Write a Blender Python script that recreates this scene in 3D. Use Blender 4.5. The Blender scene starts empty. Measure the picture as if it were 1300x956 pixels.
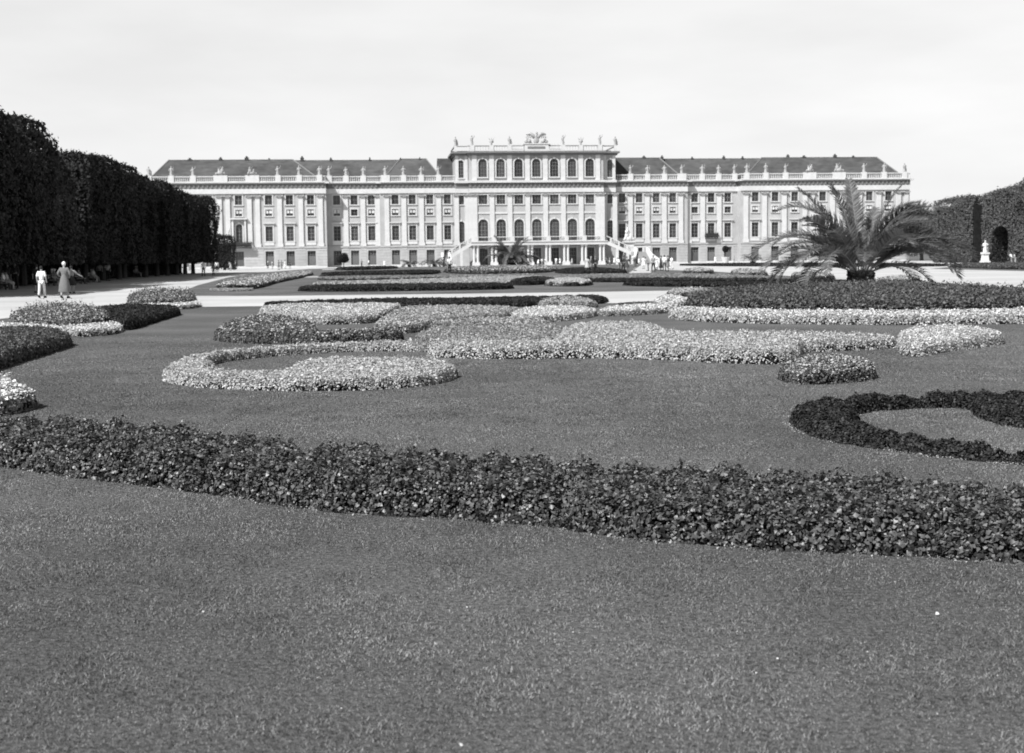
import bpy, bmesh, math, random
import numpy as np
from mathutils import Matrix, Vector
random.seed(7); rng = np.random.default_rng(7)
scene = bpy.context.scene
col = scene.collection

# ------------------------------------------------------------------ camera
FPX, CZ = 1805.0, 1.7                       # focal length in photo pixels (1300 wide), eye height
roll = math.radians(0.62); pitch = math.atan((478 - 327.3) / FPX)
fw = np.array([0, math.cos(pitch), -math.sin(pitch)]); _r0 = np.array([1., 0, 0]); _u0 = np.cross(_r0, fw)
rt = _r0 * math.cos(roll) - _u0 * math.sin(roll); up = np.cross(rt, fw)
cd = bpy.data.cameras.new('camera'); cam = bpy.data.objects.new('camera', cd); col.objects.link(cam)
cam.matrix_world = Matrix(((rt[0], up[0], -fw[0], 0), (rt[1], up[1], -fw[1], 0), (rt[2], up[2], -fw[2], CZ), (0, 0, 0, 1)))
cd.sensor_width = 36; cd.lens = FPX / 1300 * 36; cd.clip_end = 6000; cd.clip_start = 0.1
cd.dof.use_dof = True; cd.dof.focus_distance = 13.0; cd.dof.aperture_fstop = 4.5
scene.camera = cam
# ------------------------------------------------------------------ light
TH = math.radians(5.4)                      # the palace faces us turned by this much
SUN_EL = math.radians(48); SUN_AZ = math.radians(43)      # azimuth left of straight behind the camera
sund = Vector((-math.sin(SUN_AZ) * math.cos(SUN_EL), -math.cos(SUN_AZ) * math.cos(SUN_EL), math.sin(SUN_EL)))
sl = bpy.data.lights.new('sun', 'SUN'); sl.energy = 5.0; sl.angle = math.radians(0.5); sl.color = (1, 1, 1)
so = bpy.data.objects.new('sun', sl); so.rotation_euler = sund.to_track_quat('Z', 'Y').to_euler(); col.objects.link(so)
w = bpy.data.worlds.new('World'); scene.world = w; w.use_nodes = True
nt = w.node_tree; nt.nodes.clear()
sky = nt.nodes.new('ShaderNodeTexSky'); sky.sky_type = 'NISHITA'; sky.sun_disc = False
sky.sun_elevation = SUN_EL; sky.sun_rotation = math.atan2(sund.x, sund.y)
sky.air_density = 1.0; sky.dust_density = 1.5; sky.ozone_density = 1.0; sky.altitude = 200
bw = nt.nodes.new('ShaderNodeRGBToBW'); bg = nt.nodes.new('ShaderNodeBackground'); wo = nt.nodes.new('ShaderNodeOutputWorld')
bg.inputs[1].default_value = 0.08
# white veil added to brighten the low sky, fading out towards the zenith
tcw = nt.nodes.new('ShaderNodeTexCoord'); sx = nt.nodes.new('ShaderNodeSeparateXYZ'); mrw = nt.nodes.new('ShaderNodeMapRange'); mrw.interpolation_type = 'SMOOTHSTEP'
mrw.inputs[1].default_value = .24; mrw.inputs[2].default_value = .62; mrw.inputs[3].default_value = 5.6; mrw.inputs[4].default_value = 0.0
adw = nt.nodes.new('ShaderNodeMath'); adw.operation = 'MULTIPLY_ADD'; adw.inputs[1].default_value = .5
nzw = nt.nodes.new('ShaderNodeTexNoise'); nzw.inputs['Scale'].default_value = 5.0; nzw.inputs['Detail'].default_value = 6; nrw = nt.nodes.new('ShaderNodeMapRange')
mpw = nt.nodes.new('ShaderNodeMapping'); mpw.inputs['Scale'].default_value = (1, 1, 4); nt.links.new(tcw.outputs['Generated'], mpw.inputs[0]); nt.links.new(mpw.outputs[0], nzw.inputs['Vector'])
nrw.inputs[1].default_value = .35; nrw.inputs[2].default_value = .65; nrw.inputs[3].default_value = .96; nrw.inputs[4].default_value = 1.06; nt.links.new(nzw.outputs[0], nrw.inputs[0])
mlw = nt.nodes.new('ShaderNodeMath'); mlw.operation = 'MULTIPLY'; nt.links.new(adw.outputs[0], mlw.inputs[0]); nt.links.new(nrw.outputs[0], mlw.inputs[1])
nt.links.new(tcw.outputs['Generated'], sx.inputs[0]); nt.links.new(sx.outputs[2], mrw.inputs[0])
nt.links.new(sky.outputs[0], bw.inputs[0]); nt.links.new(bw.outputs[0], adw.inputs[0]); nt.links.new(mrw.outputs[0], adw.inputs[2]); nt.links.new(mlw.outputs[0], bg.inputs[0]); nt.links.new(bg.outputs[0], wo.inputs[0])
scene.view_settings.view_transform = 'Standard'; scene.view_settings.look = 'None'
scene.view_settings.exposure = 0.5; scene.view_settings.gamma = 1.0; scene.view_settings.use_curve_mapping = False
scene.render.engine = 'CYCLES'; scene.cycles.max_bounces = 5; scene.cycles.diffuse_bounces = 2
scene.cycles.filter_width = 1.7

# ------------------------------------------------------------------ helpers
def G(px, py, z=0.0):
    """point of the ground plane (or of height z) seen at a photo pixel"""
    d = fw * FPX + rt * (px - 650) + up * (478 - py)
    t = (z - CZ) / d[2]
    return np.array([0, 0, CZ]) + d * t
def ray_at(px, py, dist):
    d = fw * FPX + rt * (px - 650) + up * (478 - py); d = d / d[1]
    return np.array([0, 0, CZ]) + d * dist

_m = {}
def M(name, v, rough=0.85, amp=0.0, scale=1.0, bump=0.0, island=0.0, obrand=0.0, spec=0.3, detail=6, amp2=0.0, scale2=0.1, stretch=None, translucent=0.0):
    if name in _m: return _m[name]
    m = bpy.data.materials.new(name); m.use_nodes = True; t = m.node_tree; N = t.nodes; L = t.links
    b = N['Principled BSDF']; b.inputs['Roughness'].default_value = rough
    b.inputs['Specular IOR Level'].default_value = spec
    b.inputs['Base Color'].default_value = (v, v, v, 1)
    val = N.new('ShaderNodeValue'); val.outputs[0].default_value = 1.0; cur = val.outputs[0]
    def mul(a, bb):
        x = N.new('ShaderNodeMath'); x.operation = 'MULTIPLY'; L.new(a, x.inputs[0]); L.new(bb, x.inputs[1]); return x.outputs[0]
    def mr(src, lo, hi, flo=0.0, fhi=1.0):
        x = N.new('ShaderNodeMapRange'); x.inputs[1].default_value = flo; x.inputs[2].default_value = fhi
        x.inputs[3].default_value = lo; x.inputs[4].default_value = hi; L.new(src, x.inputs[0]); return x.outputs[0]
    tc = N.new('ShaderNodeTexCoord'); co = tc.outputs['Object']
    if stretch:
        mp = N.new('ShaderNodeMapping'); mp.inputs['Scale'].default_value = stretch; L.new(co, mp.inputs[0]); co = mp.outputs[0]
    if amp or bump:
        n = N.new('ShaderNodeTexNoise'); n.inputs['Scale'].default_value = scale; n.inputs['Detail'].default_value = detail; n.inputs['Roughness'].default_value = 0.65
        L.new(co, n.inputs['Vector'])
        if amp: cur = mul(cur, mr(n.outputs[0], 1 - amp, 1 + amp, 0.3, 0.7))
        if bump:
            bp = N.new('ShaderNodeBump'); bp.inputs['Strength'].default_value = bump; bp.inputs['Distance'].default_value = 0.05
            L.new(n.outputs[0], bp.inputs['Height']); L.new(bp.outputs[0], b.inputs['Normal'])
    if amp2:
        n2 = N.new('ShaderNodeTexNoise'); n2.inputs['Scale'].default_value = scale2; n2.inputs['Detail'].default_value = 3
        L.new(co, n2.inputs['Vector']); cur = mul(cur, mr(n2.outputs[0], 1 - amp2, 1 + amp2, 0.3, 0.7))
    if island:
        g = N.new('ShaderNodeNewGeometry'); cur = mul(cur, mr(g.outputs['Random Per Island'], 1 - island, 1 + island))
    if obrand:
        g = N.new('ShaderNodeObjectInfo'); cur = mul(cur, mr(g.outputs['Random'], 1 - obrand, 1 + obrand))
    base = N.new('ShaderNodeValue'); base.outputs[0].default_value = v
    cur = mul(cur, base.outputs[0])
    L.new(cur, b.inputs['Base Color'])
    if translucent:
        tr = N.new('ShaderNodeBsdfTranslucent'); L.new(cur, tr.inputs[0]); mx = N.new('ShaderNodeMixShader'); mx.inputs[0].default_value = translucent
        L.new(b.outputs[0], mx.inputs[1]); L.new(tr.outputs[0], mx.inputs[2]); L.new(mx.outputs[0], N['Material Output'].inputs[0])
    _m[name] = m; return m

def tag(o, label=None, cat=None, group=None, kind=None):
    if label: o['label'] = label
    if cat: o['category'] = cat
    if group: o['group'] = group
    if kind: o['kind'] = kind
    return o
def link(name, me, mat=None, parent=None, loc=None, rotz=None):
    o = bpy.data.objects.new(name, me); col.objects.link(o)
    if mat is not None and me is not None and len(me.materials) == 0:
        for mm in (mat if isinstance(mat, (list, tuple)) else [mat]): me.materials.append(mm)
    if parent is not None: o.parent = parent
    if loc is not None: o.location = loc
    if rotz is not None: o.rotation_euler = (0, 0, rotz)
    return o
def empty(name, loc=(0, 0, 0), rz=0, label=None, cat=None, group=None):
    o = bpy.data.objects.new(name, None); col.objects.link(o); o.location = loc; o.rotation_euler = (0, 0, rz)
    o.empty_display_size = 0.2
    return tag(o, label, cat, group)
def np_mesh(name, V, Fc, midx=None, smooth=False):
    """V (n,3); Fc (m,k) faces with k corners"""
    me = bpy.data.meshes.new(name); V = np.asarray(V, np.float32); Fc = np.asarray(Fc, np.int32); k = Fc.shape[1]
    me.vertices.add(len(V)); me.vertices.foreach_set('co', V.ravel())
    me.loops.add(Fc.size); me.loops.foreach_set('vertex_index', Fc.ravel())
    me.polygons.add(len(Fc)); me.polygons.foreach_set('loop_start', np.arange(0, Fc.size, k, dtype=np.int32))
    try: me.polygons.foreach_set('loop_total', np.full(len(Fc), k, np.int32))
    except Exception: pass
    if midx is not None: me.polygons.foreach_set('material_index', np.asarray(midx, np.int32))
    if smooth: me.polygons.foreach_set('use_smooth', np.ones(len(Fc), bool))
    me.update(calc_edges=True); me.validate(); return me

class MB:
    """collects shapes, builds them as ONE mesh object"""
    def __init__(s): s.v = []; s.f = []; s.m = []; s.cm = 0
    def add(s, vs, fs):
        n = len(s.v); s.v += [tuple(map(float, p)) for p in vs]; s.f += [tuple(n + i for i in f) for f in fs]; s.m += [s.cm] * len(fs); return s
    def box(s, x0, x1, y0, y1, z0, z1):
        return s.add([(x0, y0, z0), (x1, y0, z0), (x1, y1, z0), (x0, y1, z0), (x0, y0, z1), (x1, y0, z1), (x1, y1, z1), (x0, y1, z1)],
                     [(0, 3, 2, 1), (4, 5, 6, 7), (0, 1, 5, 4), (1, 2, 6, 5), (2, 3, 7, 6), (3, 0, 4, 7)])
    def hexa(s, b, t):                       # four bottom points, four top points
        return s.add(list(b) + list(t), [(0, 3, 2, 1), (4, 5, 6, 7), (0, 1, 5, 4), (1, 2, 6, 5), (2, 3, 7, 6), (3, 0, 4, 7)])
    def prism(s, pts, y0, y1):               # outline in x,z pushed along y
        n = len(pts)
        return s.add([(p[0], y0, p[1]) for p in pts] + [(p[0], y1, p[1]) for p in pts],
                     [tuple(range(n)), tuple(range(2 * n - 1, n - 1, -1))] + [(i, i + n, (i + 1) % n + n, (i + 1) % n) for i in range(n)])
    def lathe(s, prof, cx=0, cy=0, n=10, sx=1, sy=1):
        vs = []; fs = []
        for r, z in prof:
            for i in range(n):
                a = 2 * math.pi * i / n; vs.append((cx + sx * r * math.cos(a), cy + sy * r * math.sin(a), z))
        for j in range(len(prof) - 1):
            for i in range(n): fs.append((j * n + i, j * n + (i + 1) % n, (j + 1) * n + (i + 1) % n, (j + 1) * n + i))
        fs.append(tuple(range(n - 1, -1, -1))); fs.append(tuple((len(prof) - 1) * n + i for i in range(n)))
        return s.add(vs, fs)
    def tube(s, pts, rad, n=6):
        pts = [Vector(p) for p in pts]; vs = []; fs = []
        rad = rad if isinstance(rad, (list, tuple)) else [rad] * len(pts)
        for j, p in enumerate(pts):
            d = (pts[min(j + 1, len(pts) - 1)] - pts[max(j - 1, 0)]).normalized()
            a = d.orthogonal().normalized() if abs(d.z) > 0.9 else d.cross(Vector((0, 0, 1))).normalized(); b = d.cross(a)
            for i in range(n):
                t = 2 * math.pi * i / n; q = p + (a * math.cos(t) + b * math.sin(t)) * rad[j]; vs.append(tuple(q))
        for j in range(len(pts) - 1):
            for i in range(n): fs.append((j * n + i, j * n + (i + 1) % n, (j + 1) * n + (i + 1) % n, (j + 1) * n + i))
        fs.append(tuple(range(n - 1, -1, -1))); fs.append(tuple((len(pts) - 1) * n + i for i in range(n)))
        return s.add(vs, fs)
    def ball(s, c, r, n=8, sx=1, sy=1, sz=1):
        prof = [(max(1e-3, r * math.sin(math.pi * k / 6)), c[2] - r * sz * math.cos(math.pi * k / 6)) for k in range(7)]
        return s.lathe(prof, c[0], c[1], n, sx, sy)
    def mesh(s, name, smooth=False):
        me = bpy.data.meshes.new(name); me.from_pydata(s.v, [], s.f)
        if any(s.m): me.polygons.foreach_set('material_index', s.m)
        if smooth: me.polygons.foreach_set('use_smooth', [True] * len(s.f))
        me.update(); return me
    def build(s, name, mat, parent=None, loc=None, rotz=None, smooth=False):
        return link(name, s.mesh(name, smooth), mat, parent, loc, rotz)

def h2(a, b, k=0):
    x = np.sin(a * 127.1 + b * 311.7 + k * 74.7) * 43758.5453
    return x - np.floor(x)
def clump(x, y, c):
    """distance (in cells) to the nearest of the jittered plant centres spaced c"""
    gx = np.floor(x / c); gy = np.floor(y / c); best = np.full(x.shape, 9.0)
    for i in (-1, 0, 1):
        for j in (-1, 0, 1):
            cx = (gx + i + .5 + .5 * (h2(gx + i, gy + j) - .5)) * c; cy = (gy + j + .5 + .5 * (h2(gx + i, gy + j, 1) - .5)) * c
            best = np.minimum(best, np.hypot(x - cx, y - cy) / c)
    return best
def vnoise(x, y, s, k=0):
    x = x / s; y = y / s; x0 = np.floor(x); y0 = np.floor(y); fx = x - x0; fy = y - y0; fx = fx * fx * (3 - 2 * fx); fy = fy * fy * (3 - 2 * fy)
    return ((h2(x0, y0, k) * (1 - fx) + h2(x0 + 1, y0, k) * fx) * (1 - fy) + (h2(x0, y0 + 1, k) * (1 - fx) + h2(x0 + 1, y0 + 1, k) * fx) * fy)
def pip(x, y, P):
    wn = np.zeros(x.shape, int); n = len(P); P = np.asarray(P); sg = 1 if np.sum(P[:, 0] * np.roll(P[:, 1], -1) - np.roll(P[:, 0], -1) * P[:, 1]) > 0 else -1
    for i in range(n):
        x1, y1 = P[i]; x2, y2 = P[(i + 1) % n]
        if y1 == y2: continue
        left = (x < (x2 - x1) * (y - y1) / (y2 - y1) + x1)
        wn += np.where((y1 <= y) & (y2 > y) & left, 1, 0) - np.where((y2 <= y) & (y1 > y) & left, 1, 0)
    return wn * sg > 0
def pdist(x, y, P):
    best = np.full(x.shape, 1e9); n = len(P)
    for i in range(n):
        a = np.array(P[i]); b = np.array(P[(i + 1) % n]); d = b - a; L = d @ d + 1e-12
        t = np.clip(((x - a[0]) * d[0] + (y - a[1]) * d[1]) / L, 0, 1)
        best = np.minimum(best, np.hypot(x - a[0] - t * d[0], y - a[1] - t * d[1]))
    return best
def smooth_poly(P, it=2):
    P = np.array(P, float)
    for _ in range(it):
        Q = np.roll(P, -1, 0); P = np.stack([P * .75 + Q * .25, P * .25 + Q * .75], 1).reshape(-1, P.shape[1])
    return P
def leaf_mesh(name, P, N, size, tilt=0.7, aspect=0.7, fold=True):
    """one folded leaf (two quads would be heavy: a diamond of two triangles) per point"""
    n = len(P); N = N + rng.normal(0, tilt, (n, 3)); N /= np.linalg.norm(N, axis=1, keepdims=True) + 1e-9
    R = rng.normal(0, 1, (n, 3)); A = np.cross(N, R); A /= np.linalg.norm(A, axis=1, keepdims=True) + 1e-9; B = np.cross(N, A)
    s = (size * rng.uniform(.5, 1.45, n))[:, None] * .5
    bend = N * s * .35
    V = np.empty((n, 4, 3)); V[:, 0] = P - A * s - bend; V[:, 1] = P + B * s * aspect + A * s * .1; V[:, 2] = P + A * s - bend; V[:, 3] = P - B * s * aspect + A * s * .1
    I = np.arange(n)[:, None] * 4
    Fc = np.concatenate([I + [0, 1, 3], I + [1, 2, 3]], 0)
    return np_mesh(name, V.reshape(-1, 3), Fc)

# ------------------------------------------------------------------ materials
m_lawn = M('mown_lawn', .118, .95, amp=.7, scale=30, bump=.9, amp2=.3, scale2=.25, spec=.1, detail=12)
m_blade = M('grass_blades', .17, .7, island=.75, spec=.25, amp=.3, scale=2.2, amp2=.4, scale2=.28, translucent=.2)
m_gravel = M('pale_gravel', .43, .95, amp=.06, scale=3, bump=.2, amp2=.14, scale2=.15, spec=.1)
m_soil = M('dry_soil', .26, .98, island=.5, spec=.05)
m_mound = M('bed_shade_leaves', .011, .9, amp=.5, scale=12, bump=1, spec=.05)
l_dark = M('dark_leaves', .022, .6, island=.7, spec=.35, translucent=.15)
l_vdark = M('shaded_dark_leaves', .018, .6, island=.6, spec=.3)  # for low leaves of dark beds, shade put into the colour
l_beg = M('begonia_leaves', .068, .42, island=.85, spec=.5, translucent=.2)
l_mid = M('mid_leaves', .09, .6, island=.7, spec=.35, translucent=.2)
l_midpale = M('midpale_leaves', .24, .65, island=.6, spec=.35, translucent=.2)
l_pale = M('pale_leaves', .36, .65, island=.5, spec=.3, translucent=.2)
l_scroll = M('grey_green_leaves', .42, .65, island=.55, spec=.3, translucent=.2)
l_glint = M('begonia_glint_leaves', .16, .5, island=.5, spec=.35, translucent=.2)  # paler leaves scattered as painted sun glints
l_white = M('white_petals', .62, .7, island=.25, spec=.2, translucent=.2)
m_palm = M('palm_leaf', .16, .5, island=.5, spec=.4, translucent=.35)
m_rach = M('palm_rib', .16, .5, spec=.4)
m_ptrunk = M('palm_trunk', .045, .95, amp=.5, scale=8, bump=1, spec=.05)
m_tree = M('clipped_leaves', .017, .7, island=.6, spec=.2, translucent=.1)  # near-black: the unlit look of the crowns is put into the colour
m_loose = M('looser_lit_leaves', .038, .7, island=.7, spec=.2, translucent=.15)  # lighter than the clipped leaves, a part-lit look put into the colour
m_treer = M('sunlit_hedge_leaves', .08, .7, island=.6, spec=.25, translucent=.15)  # paler copy of the clipped foliage, sunlit tone put into the colour
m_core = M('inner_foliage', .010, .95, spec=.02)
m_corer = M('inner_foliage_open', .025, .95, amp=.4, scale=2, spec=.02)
m_bark = M('bark', .06, .95, amp=.3, scale=6, bump=.5)
m_wall = M('facade_render', .38, .9, amp=.1, scale=.8, amp2=.12, scale2=.12)
m_rust = M('ground_floor_render', .40, .9, amp=.12, scale=.9, amp2=.12, scale2=.15)
m_trim = M('pale_stucco', .55, .85, amp=.09, scale=1.2, amp2=.07, scale2=.2)
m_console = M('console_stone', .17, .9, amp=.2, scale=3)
m_stone = M('weathered_stone', .5, .9, amp=.2, scale=3)
m_stonegrey = M('grey_stone', .34, .9, amp=.3, scale=3)
m_marble = M('white_marble', .62, .7, amp=.08, scale=3)
m_glass = M('window_glass', .045, .25, obrand=.55, spec=.4)
m_doorglass = M('dark_doorway', .02, .6, obrand=.4)
m_sash = M('painted_sash', .20, .7, obrand=.3)
m_shut = M('painted_shutter', .13, .7, obrand=.3, amp=.1, scale=2)
m_blind = M('white_blind', .6, .8, obrand=.15)
m_roof = M('roof_tiles', .075, .9, amp=.35, scale=.7, amp2=.25, scale2=.12, stretch=(.7, 1, 1.6))
m_flash = M('zinc_flashing', .2, .6)
m_iron = M('wrought_iron', .04, .6)
m_steps = M('stair_stone', .3, .9, amp=.1, scale=2)
m_skin = M('skin', .36, .6)
# ------------------------------------------------------------------ ground
def sheet(name, pts, z, mat, kind='structure', sub=None):
    me = bpy.data.meshes.new(name); me.from_pydata([(float(p[0]), float(p[1]), z) for p in pts], [], [tuple(range(len(pts)))]); me.update()
    o = link(name, me, mat)
    if o.data.polygons[0].normal.z < 0: me.flip_normals()
    if kind: o['kind'] = kind
    return o
def L2W(s, t):                              # palace frame (along facade, out towards us) -> world
    return np.array([P0[0] + s * math.cos(TH) + t * math.sin(TH), P0[1] + s * math.sin(TH) - t * math.cos(TH)])
D0 = 330.0; P0 = np.array([(681 - 650) / FPX * D0, D0])
sheet('lawn', [(-3000, -200), (3000, -200), (3000, 5000), (-3000, 5000)], 0, m_lawn)
g2 = lambda L: [G(x, y)[:2] for x, y in L]
rowdir = np.array([-math.sin(TH), math.cos(TH)])
pA = G(-90, 379)[:2]
west = [pA - rowdir * 60, pA, pA + rowdir * 150, L2W(-95, 25), L2W(-95, -3)]
sheet('gravel_walk', [pA - rowdir * 60 + np.array([-8, 0])] + [p + np.array([-9, 0]) for p in west[1:3]] + [L2W(-100, 25), L2W(-30, 27.5), L2W(-46, 45)] +
      g2([(392, 341.5), (330, 346), (290, 352), (250, 362.5), (215, 377), (245, 389), (200, 391), (160, 386), (120, 389), (75, 396), (40, 400), (0, 405), (-60, 415), (-200, 440)]), .004, m_gravel)
sheet('palace_forecourt', [L2W(-150, -2), L2W(150, -2), L2W(150, 24), L2W(60, 26), L2W(20, 25), L2W(-30, 27), L2W(-150, 25)], .008, m_gravel)
sheet('cross_path', g2([(205, 377), (250, 376), (350, 376), (500, 374.2), (650, 372.5), (840, 369.5), (960, 368.3), (1110, 364), (1180, 363), (1300, 364), (1300, 395), (1150, 385), (960, 383), (840, 385), (600, 386), (400, 388.5), (245, 390)]), .012, m_gravel)
sheet('east_gravel_walk', [L2W(22, 25)] + g2([(835, 342.5), (900, 344.5), (960, 348.5), (1010, 351), (1060, 355), (1112, 361.5), (1180, 364), (1300, 373), (1500, 392), (1700, 372), (1500, 351), (1300, 344.5), (1180, 341.5)]) + [L2W(100, 40), L2W(100, 20)], .016, m_gravel)
sheet('fountain_path', g2([(798, 347), (826, 346.6), (829, 343)]) + [L2W(26, 22), L2W(21, 22)], .020, m_gravel)
sheet('stepping_path', g2([(378, 352.6), (405, 352.2), (403, 351), (384, 351.3)]), .020, m_gravel)
sheet('side_path', g2([(408, 342.9), (424, 342.6), (424, 341.8), (410, 342)]), .020, m_gravel)
# grass blades near the camera
def grass(n):
    d = rng.uniform(4.0, 34.0, n * 4); d = d[rng.uniform(0, 1, n * 4) < np.clip((34 - d) / 18, 0, 1)][:n * 2]      # thinning out with distance
    lat = rng.uniform(-1, 1, len(d)) * (d * .37 + .8)
    x, y = lat, d
    P = np.stack([x, y, np.zeros_like(x)], 1)[:n]; n = len(P)
    h = rng.uniform(.004, .013, n)[:, None] * (.35 + 1.5 * vnoise(P[:, 0], P[:, 1], .045)[:, None] * vnoise(P[:, 0], P[:, 1], .3, 4)[:, None] * 1.4); a = rng.uniform(0, 2 * np.pi, n); wd = (.0016 + .0002 * P[:, 1])[:, None]
    s = np.stack([np.cos(a), np.sin(a), np.zeros(n)], 1) * wd; lean = rng.normal(0, .6, (n, 3)) * h; lean[:, 2] = 0
    V = np.empty((n, 3, 3)); V[:, 0] = P - s; V[:, 1] = P + s; V[:, 2] = P + lean + np.array([0, 0, 1]) * h
    F3 = np.arange(n * 3).reshape(-1, 3)
    return np_mesh('grass', V.reshape(-1, 3), F3)
tag(link('grass', grass(1100000), m_blade), 'short mown grass blades of the near lawn', 'grass', kind='stuff')
def specks():
    n = 260; d = rng.uniform(4.5, 26, n); x = rng.uniform(-1, 1, n) * (d * .38); s = rng.uniform(.0025, .005, n) * np.where(rng.uniform(0, 1, n) < .08, 2.0, 1)
    P = np.stack([x, d, np.full(n, .011)], 1); N = np.tile([0, -.4, 1.], (n, 1))
    return leaf_mesh('clover_blossoms', P, N, s * 2, .3, 1)
tag(link('clover_blossoms', specks(), l_white), 'tiny white clover blossoms and bits scattered in the lawn', 'blossoms', kind='stuff')

# ------------------------------------------------------------------ flower beds
def bed(label, px, h, mat, leaf=.045, dens=1.0, cell=.28, blossom=0.0, soil=.10, group=None, name='flower_bed', cover=2.5, bmat=None, raw=None, lowedge=False, spiky=0.0, gap=.66, bs=.85, amp=.7, infl=.27, hole=None):
    """px: outline seen in the photo; upper outline points lie at leaf-top height, lower ones on the ground"""
    hole = smooth_poly(hole, 1) if hole else None
    # footprint = where both the foot and the leaf top of a plant would fall inside the outline
    q = smooth_poly(px, 2); P = np.array([G(a, b, 0)[:2] for a, b in q])
    for _ in range(8):
        Q = np.array([G(a, b, h * .88)[:2] for a, b in q]); lo_, hi_ = P.min(0), P.max(0)
        r3 = np.random.default_rng(3); tx, ty = r3.uniform(lo_[0], hi_[0], 1500), r3.uniform(lo_[1], hi_[1], 1500); a0 = pip(tx, ty, P)
        if (a0 & pip(tx, ty, Q)).sum() >= .42 * a0.sum(): break
        h *= .8
    c = P.mean(0); dist = max(3, Q[:, 1].min())
    root = empty(name, (c[0], c[1], 0), 0, label, 'flower bed' if name == 'flower_bed' else name.replace('_', ' '), group)
    x0, y0 = np.maximum(P.min(0), Q.min(0)); x1, y1 = np.minimum(P.max(0), Q.max(0))
    P = P - c; Q = Q - c; x0, x1, y0, y1 = x0 - c[0], x1 - c[0], y0 - c[1], y1 - c[1]
    def inside(x, y): return pip(x, y, P) & pip(x, y, Q)
    def edge_exact(x, y): return np.minimum(pdist(x, y, P) * np.where(pip(x, y, P), 1, -1), pdist(x, y, Q) * np.where(pip(x, y, Q), 1, -1))
    ex, ey = x1 - x0 + 1.0, y1 - y0 + 1.0; gs = math.sqrt(ex * ey / 36000); gx_ = np.arange(x0 - .5, x1 + .5 + gs, gs); gy_ = np.arange(y0 - .5, y1 + .5 + gs, gs)
    GX, GY = np.meshgrid(gx_, gy_); GD = edge_exact(GX.ravel(), GY.ravel()).reshape(GX.shape)
    if hole is not None:                    # open grass inside the loop
        for hz in (0, h * .88):
            HP = np.array([G(a, b, hz)[:2] for a, b in hole]) - c; hd = pdist(GX.ravel(), GY.ravel(), HP) * np.where(pip(GX.ravel(), GY.ravel(), HP), -1, 1); GD = np.minimum(GD, hd.reshape(GX.shape))
    def edge(x, y):                         # signed distance to the outline, read from a grid
        u = np.clip((x - gx_[0]) / gs, 0, len(gx_) - 1.001); v = np.clip((y - gy_[0]) / gs, 0, len(gy_) - 1.001); i = u.astype(int); j = v.astype(int); u -= i; v -= j
        return (GD[j, i] * (1 - u) + GD[j, i + 1] * u) * (1 - v) + (GD[j + 1, i] * (1 - u) + GD[j + 1, i + 1] * u) * v
    def H(x, y):
        dd = edge(x, y)
        cl = clump(x + c[0], y + c[1], cell)
        dd = dd - (cl * cl) * cell * .35 + cell * infl
        hh = h * (1 - np.exp(-np.maximum(dd, 0) / (.2 * h))) * (1.14 - amp * cl * cl) * (.92 + .16 * vnoise(x, y, 1.1, 3)) * (.9 + .2 * vnoise(x, y, cell * .35, 5))
        return np.where(dd > 0, hh, 0), dd
    # mound under the leaves, near-black to paint shade into the gaps
    step = max(.05, dist * .0022, math.sqrt((x1 - x0) * (y1 - y0) / 30000)); pad = step * 2
    xs = np.arange(x0 - pad, x1 + pad, step); ys = np.arange(y0 - pad, y1 + pad, step); X, Y = np.meshgrid(xs, ys)
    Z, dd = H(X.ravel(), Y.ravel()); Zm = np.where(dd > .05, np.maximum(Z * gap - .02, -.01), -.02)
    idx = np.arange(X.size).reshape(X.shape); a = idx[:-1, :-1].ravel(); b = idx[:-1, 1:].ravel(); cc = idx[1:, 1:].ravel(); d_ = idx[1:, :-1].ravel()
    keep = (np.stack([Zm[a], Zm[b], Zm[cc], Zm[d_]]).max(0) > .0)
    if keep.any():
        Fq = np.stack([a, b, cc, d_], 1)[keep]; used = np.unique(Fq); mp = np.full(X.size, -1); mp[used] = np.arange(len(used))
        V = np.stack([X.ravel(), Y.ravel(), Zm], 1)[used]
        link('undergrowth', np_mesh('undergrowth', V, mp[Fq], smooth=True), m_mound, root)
    # bare soil crumbs and dry stalks showing round the foot
    if soil and dist < 40:
        el_ = np.hypot(*(np.roll(P, -1, 0) - P).T); ni = int(min(6000, el_.sum() * (420 if dist < 16 else 120))); ei = rng.choice(len(P), ni, p=el_ / el_.sum()); tt = rng.uniform(0, 1, ni)[:, None]
        q_ = P[ei] * (1 - tt) + np.roll(P, -1, 0)[ei] * tt; q_ = q_ + rng.normal(0, soil * .55, (ni, 2))
        keep_ = (vnoise(q_[:, 0], q_[:, 1], .22, 9) > .42) & (edge(q_[:, 0], q_[:, 1]) > -soil * 1.3); q_ = q_[keep_]
        if len(q_) > 150: link('soil_edge', leaf_mesh('soil_edge', np.column_stack([q_, rng.uniform(.008, .018, len(q_))]), np.tile([0, 0, 1.], (len(q_), 1)), max(.018, dist * .0011) * rng.uniform(.6, 1.5, len(q_)), .35, .5), m_soil, root)['kind'] = 'stuff'
    # leaves
    s = max(leaf, dist * .00125); area = abs(.5 * np.sum(P[:, 0] * np.roll(P[:, 1], -1) - np.roll(P[:, 0], -1) * P[:, 1]))
    per = np.sum(np.hypot(*(np.roll(P, -1, 0) - P).T))
    n = int(min(150000, cover * dens * area / (s * s * .35)) + 50); frac = .5 * area / max(1e-6, (x1 - x0) * (y1 - y0))
    k = int(n / max(frac, .02)) + 10
    x = rng.uniform(x0, x1, k); y = rng.uniform(y0, y1, k)
    ok = edge(x, y) > -.1; x = x[ok]; y = y[ok]
    ns = int(min(60000, per * h * cover * 1.6 * dens / (s * s * .35)))    # more on the upright sides
    bb = []
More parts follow.
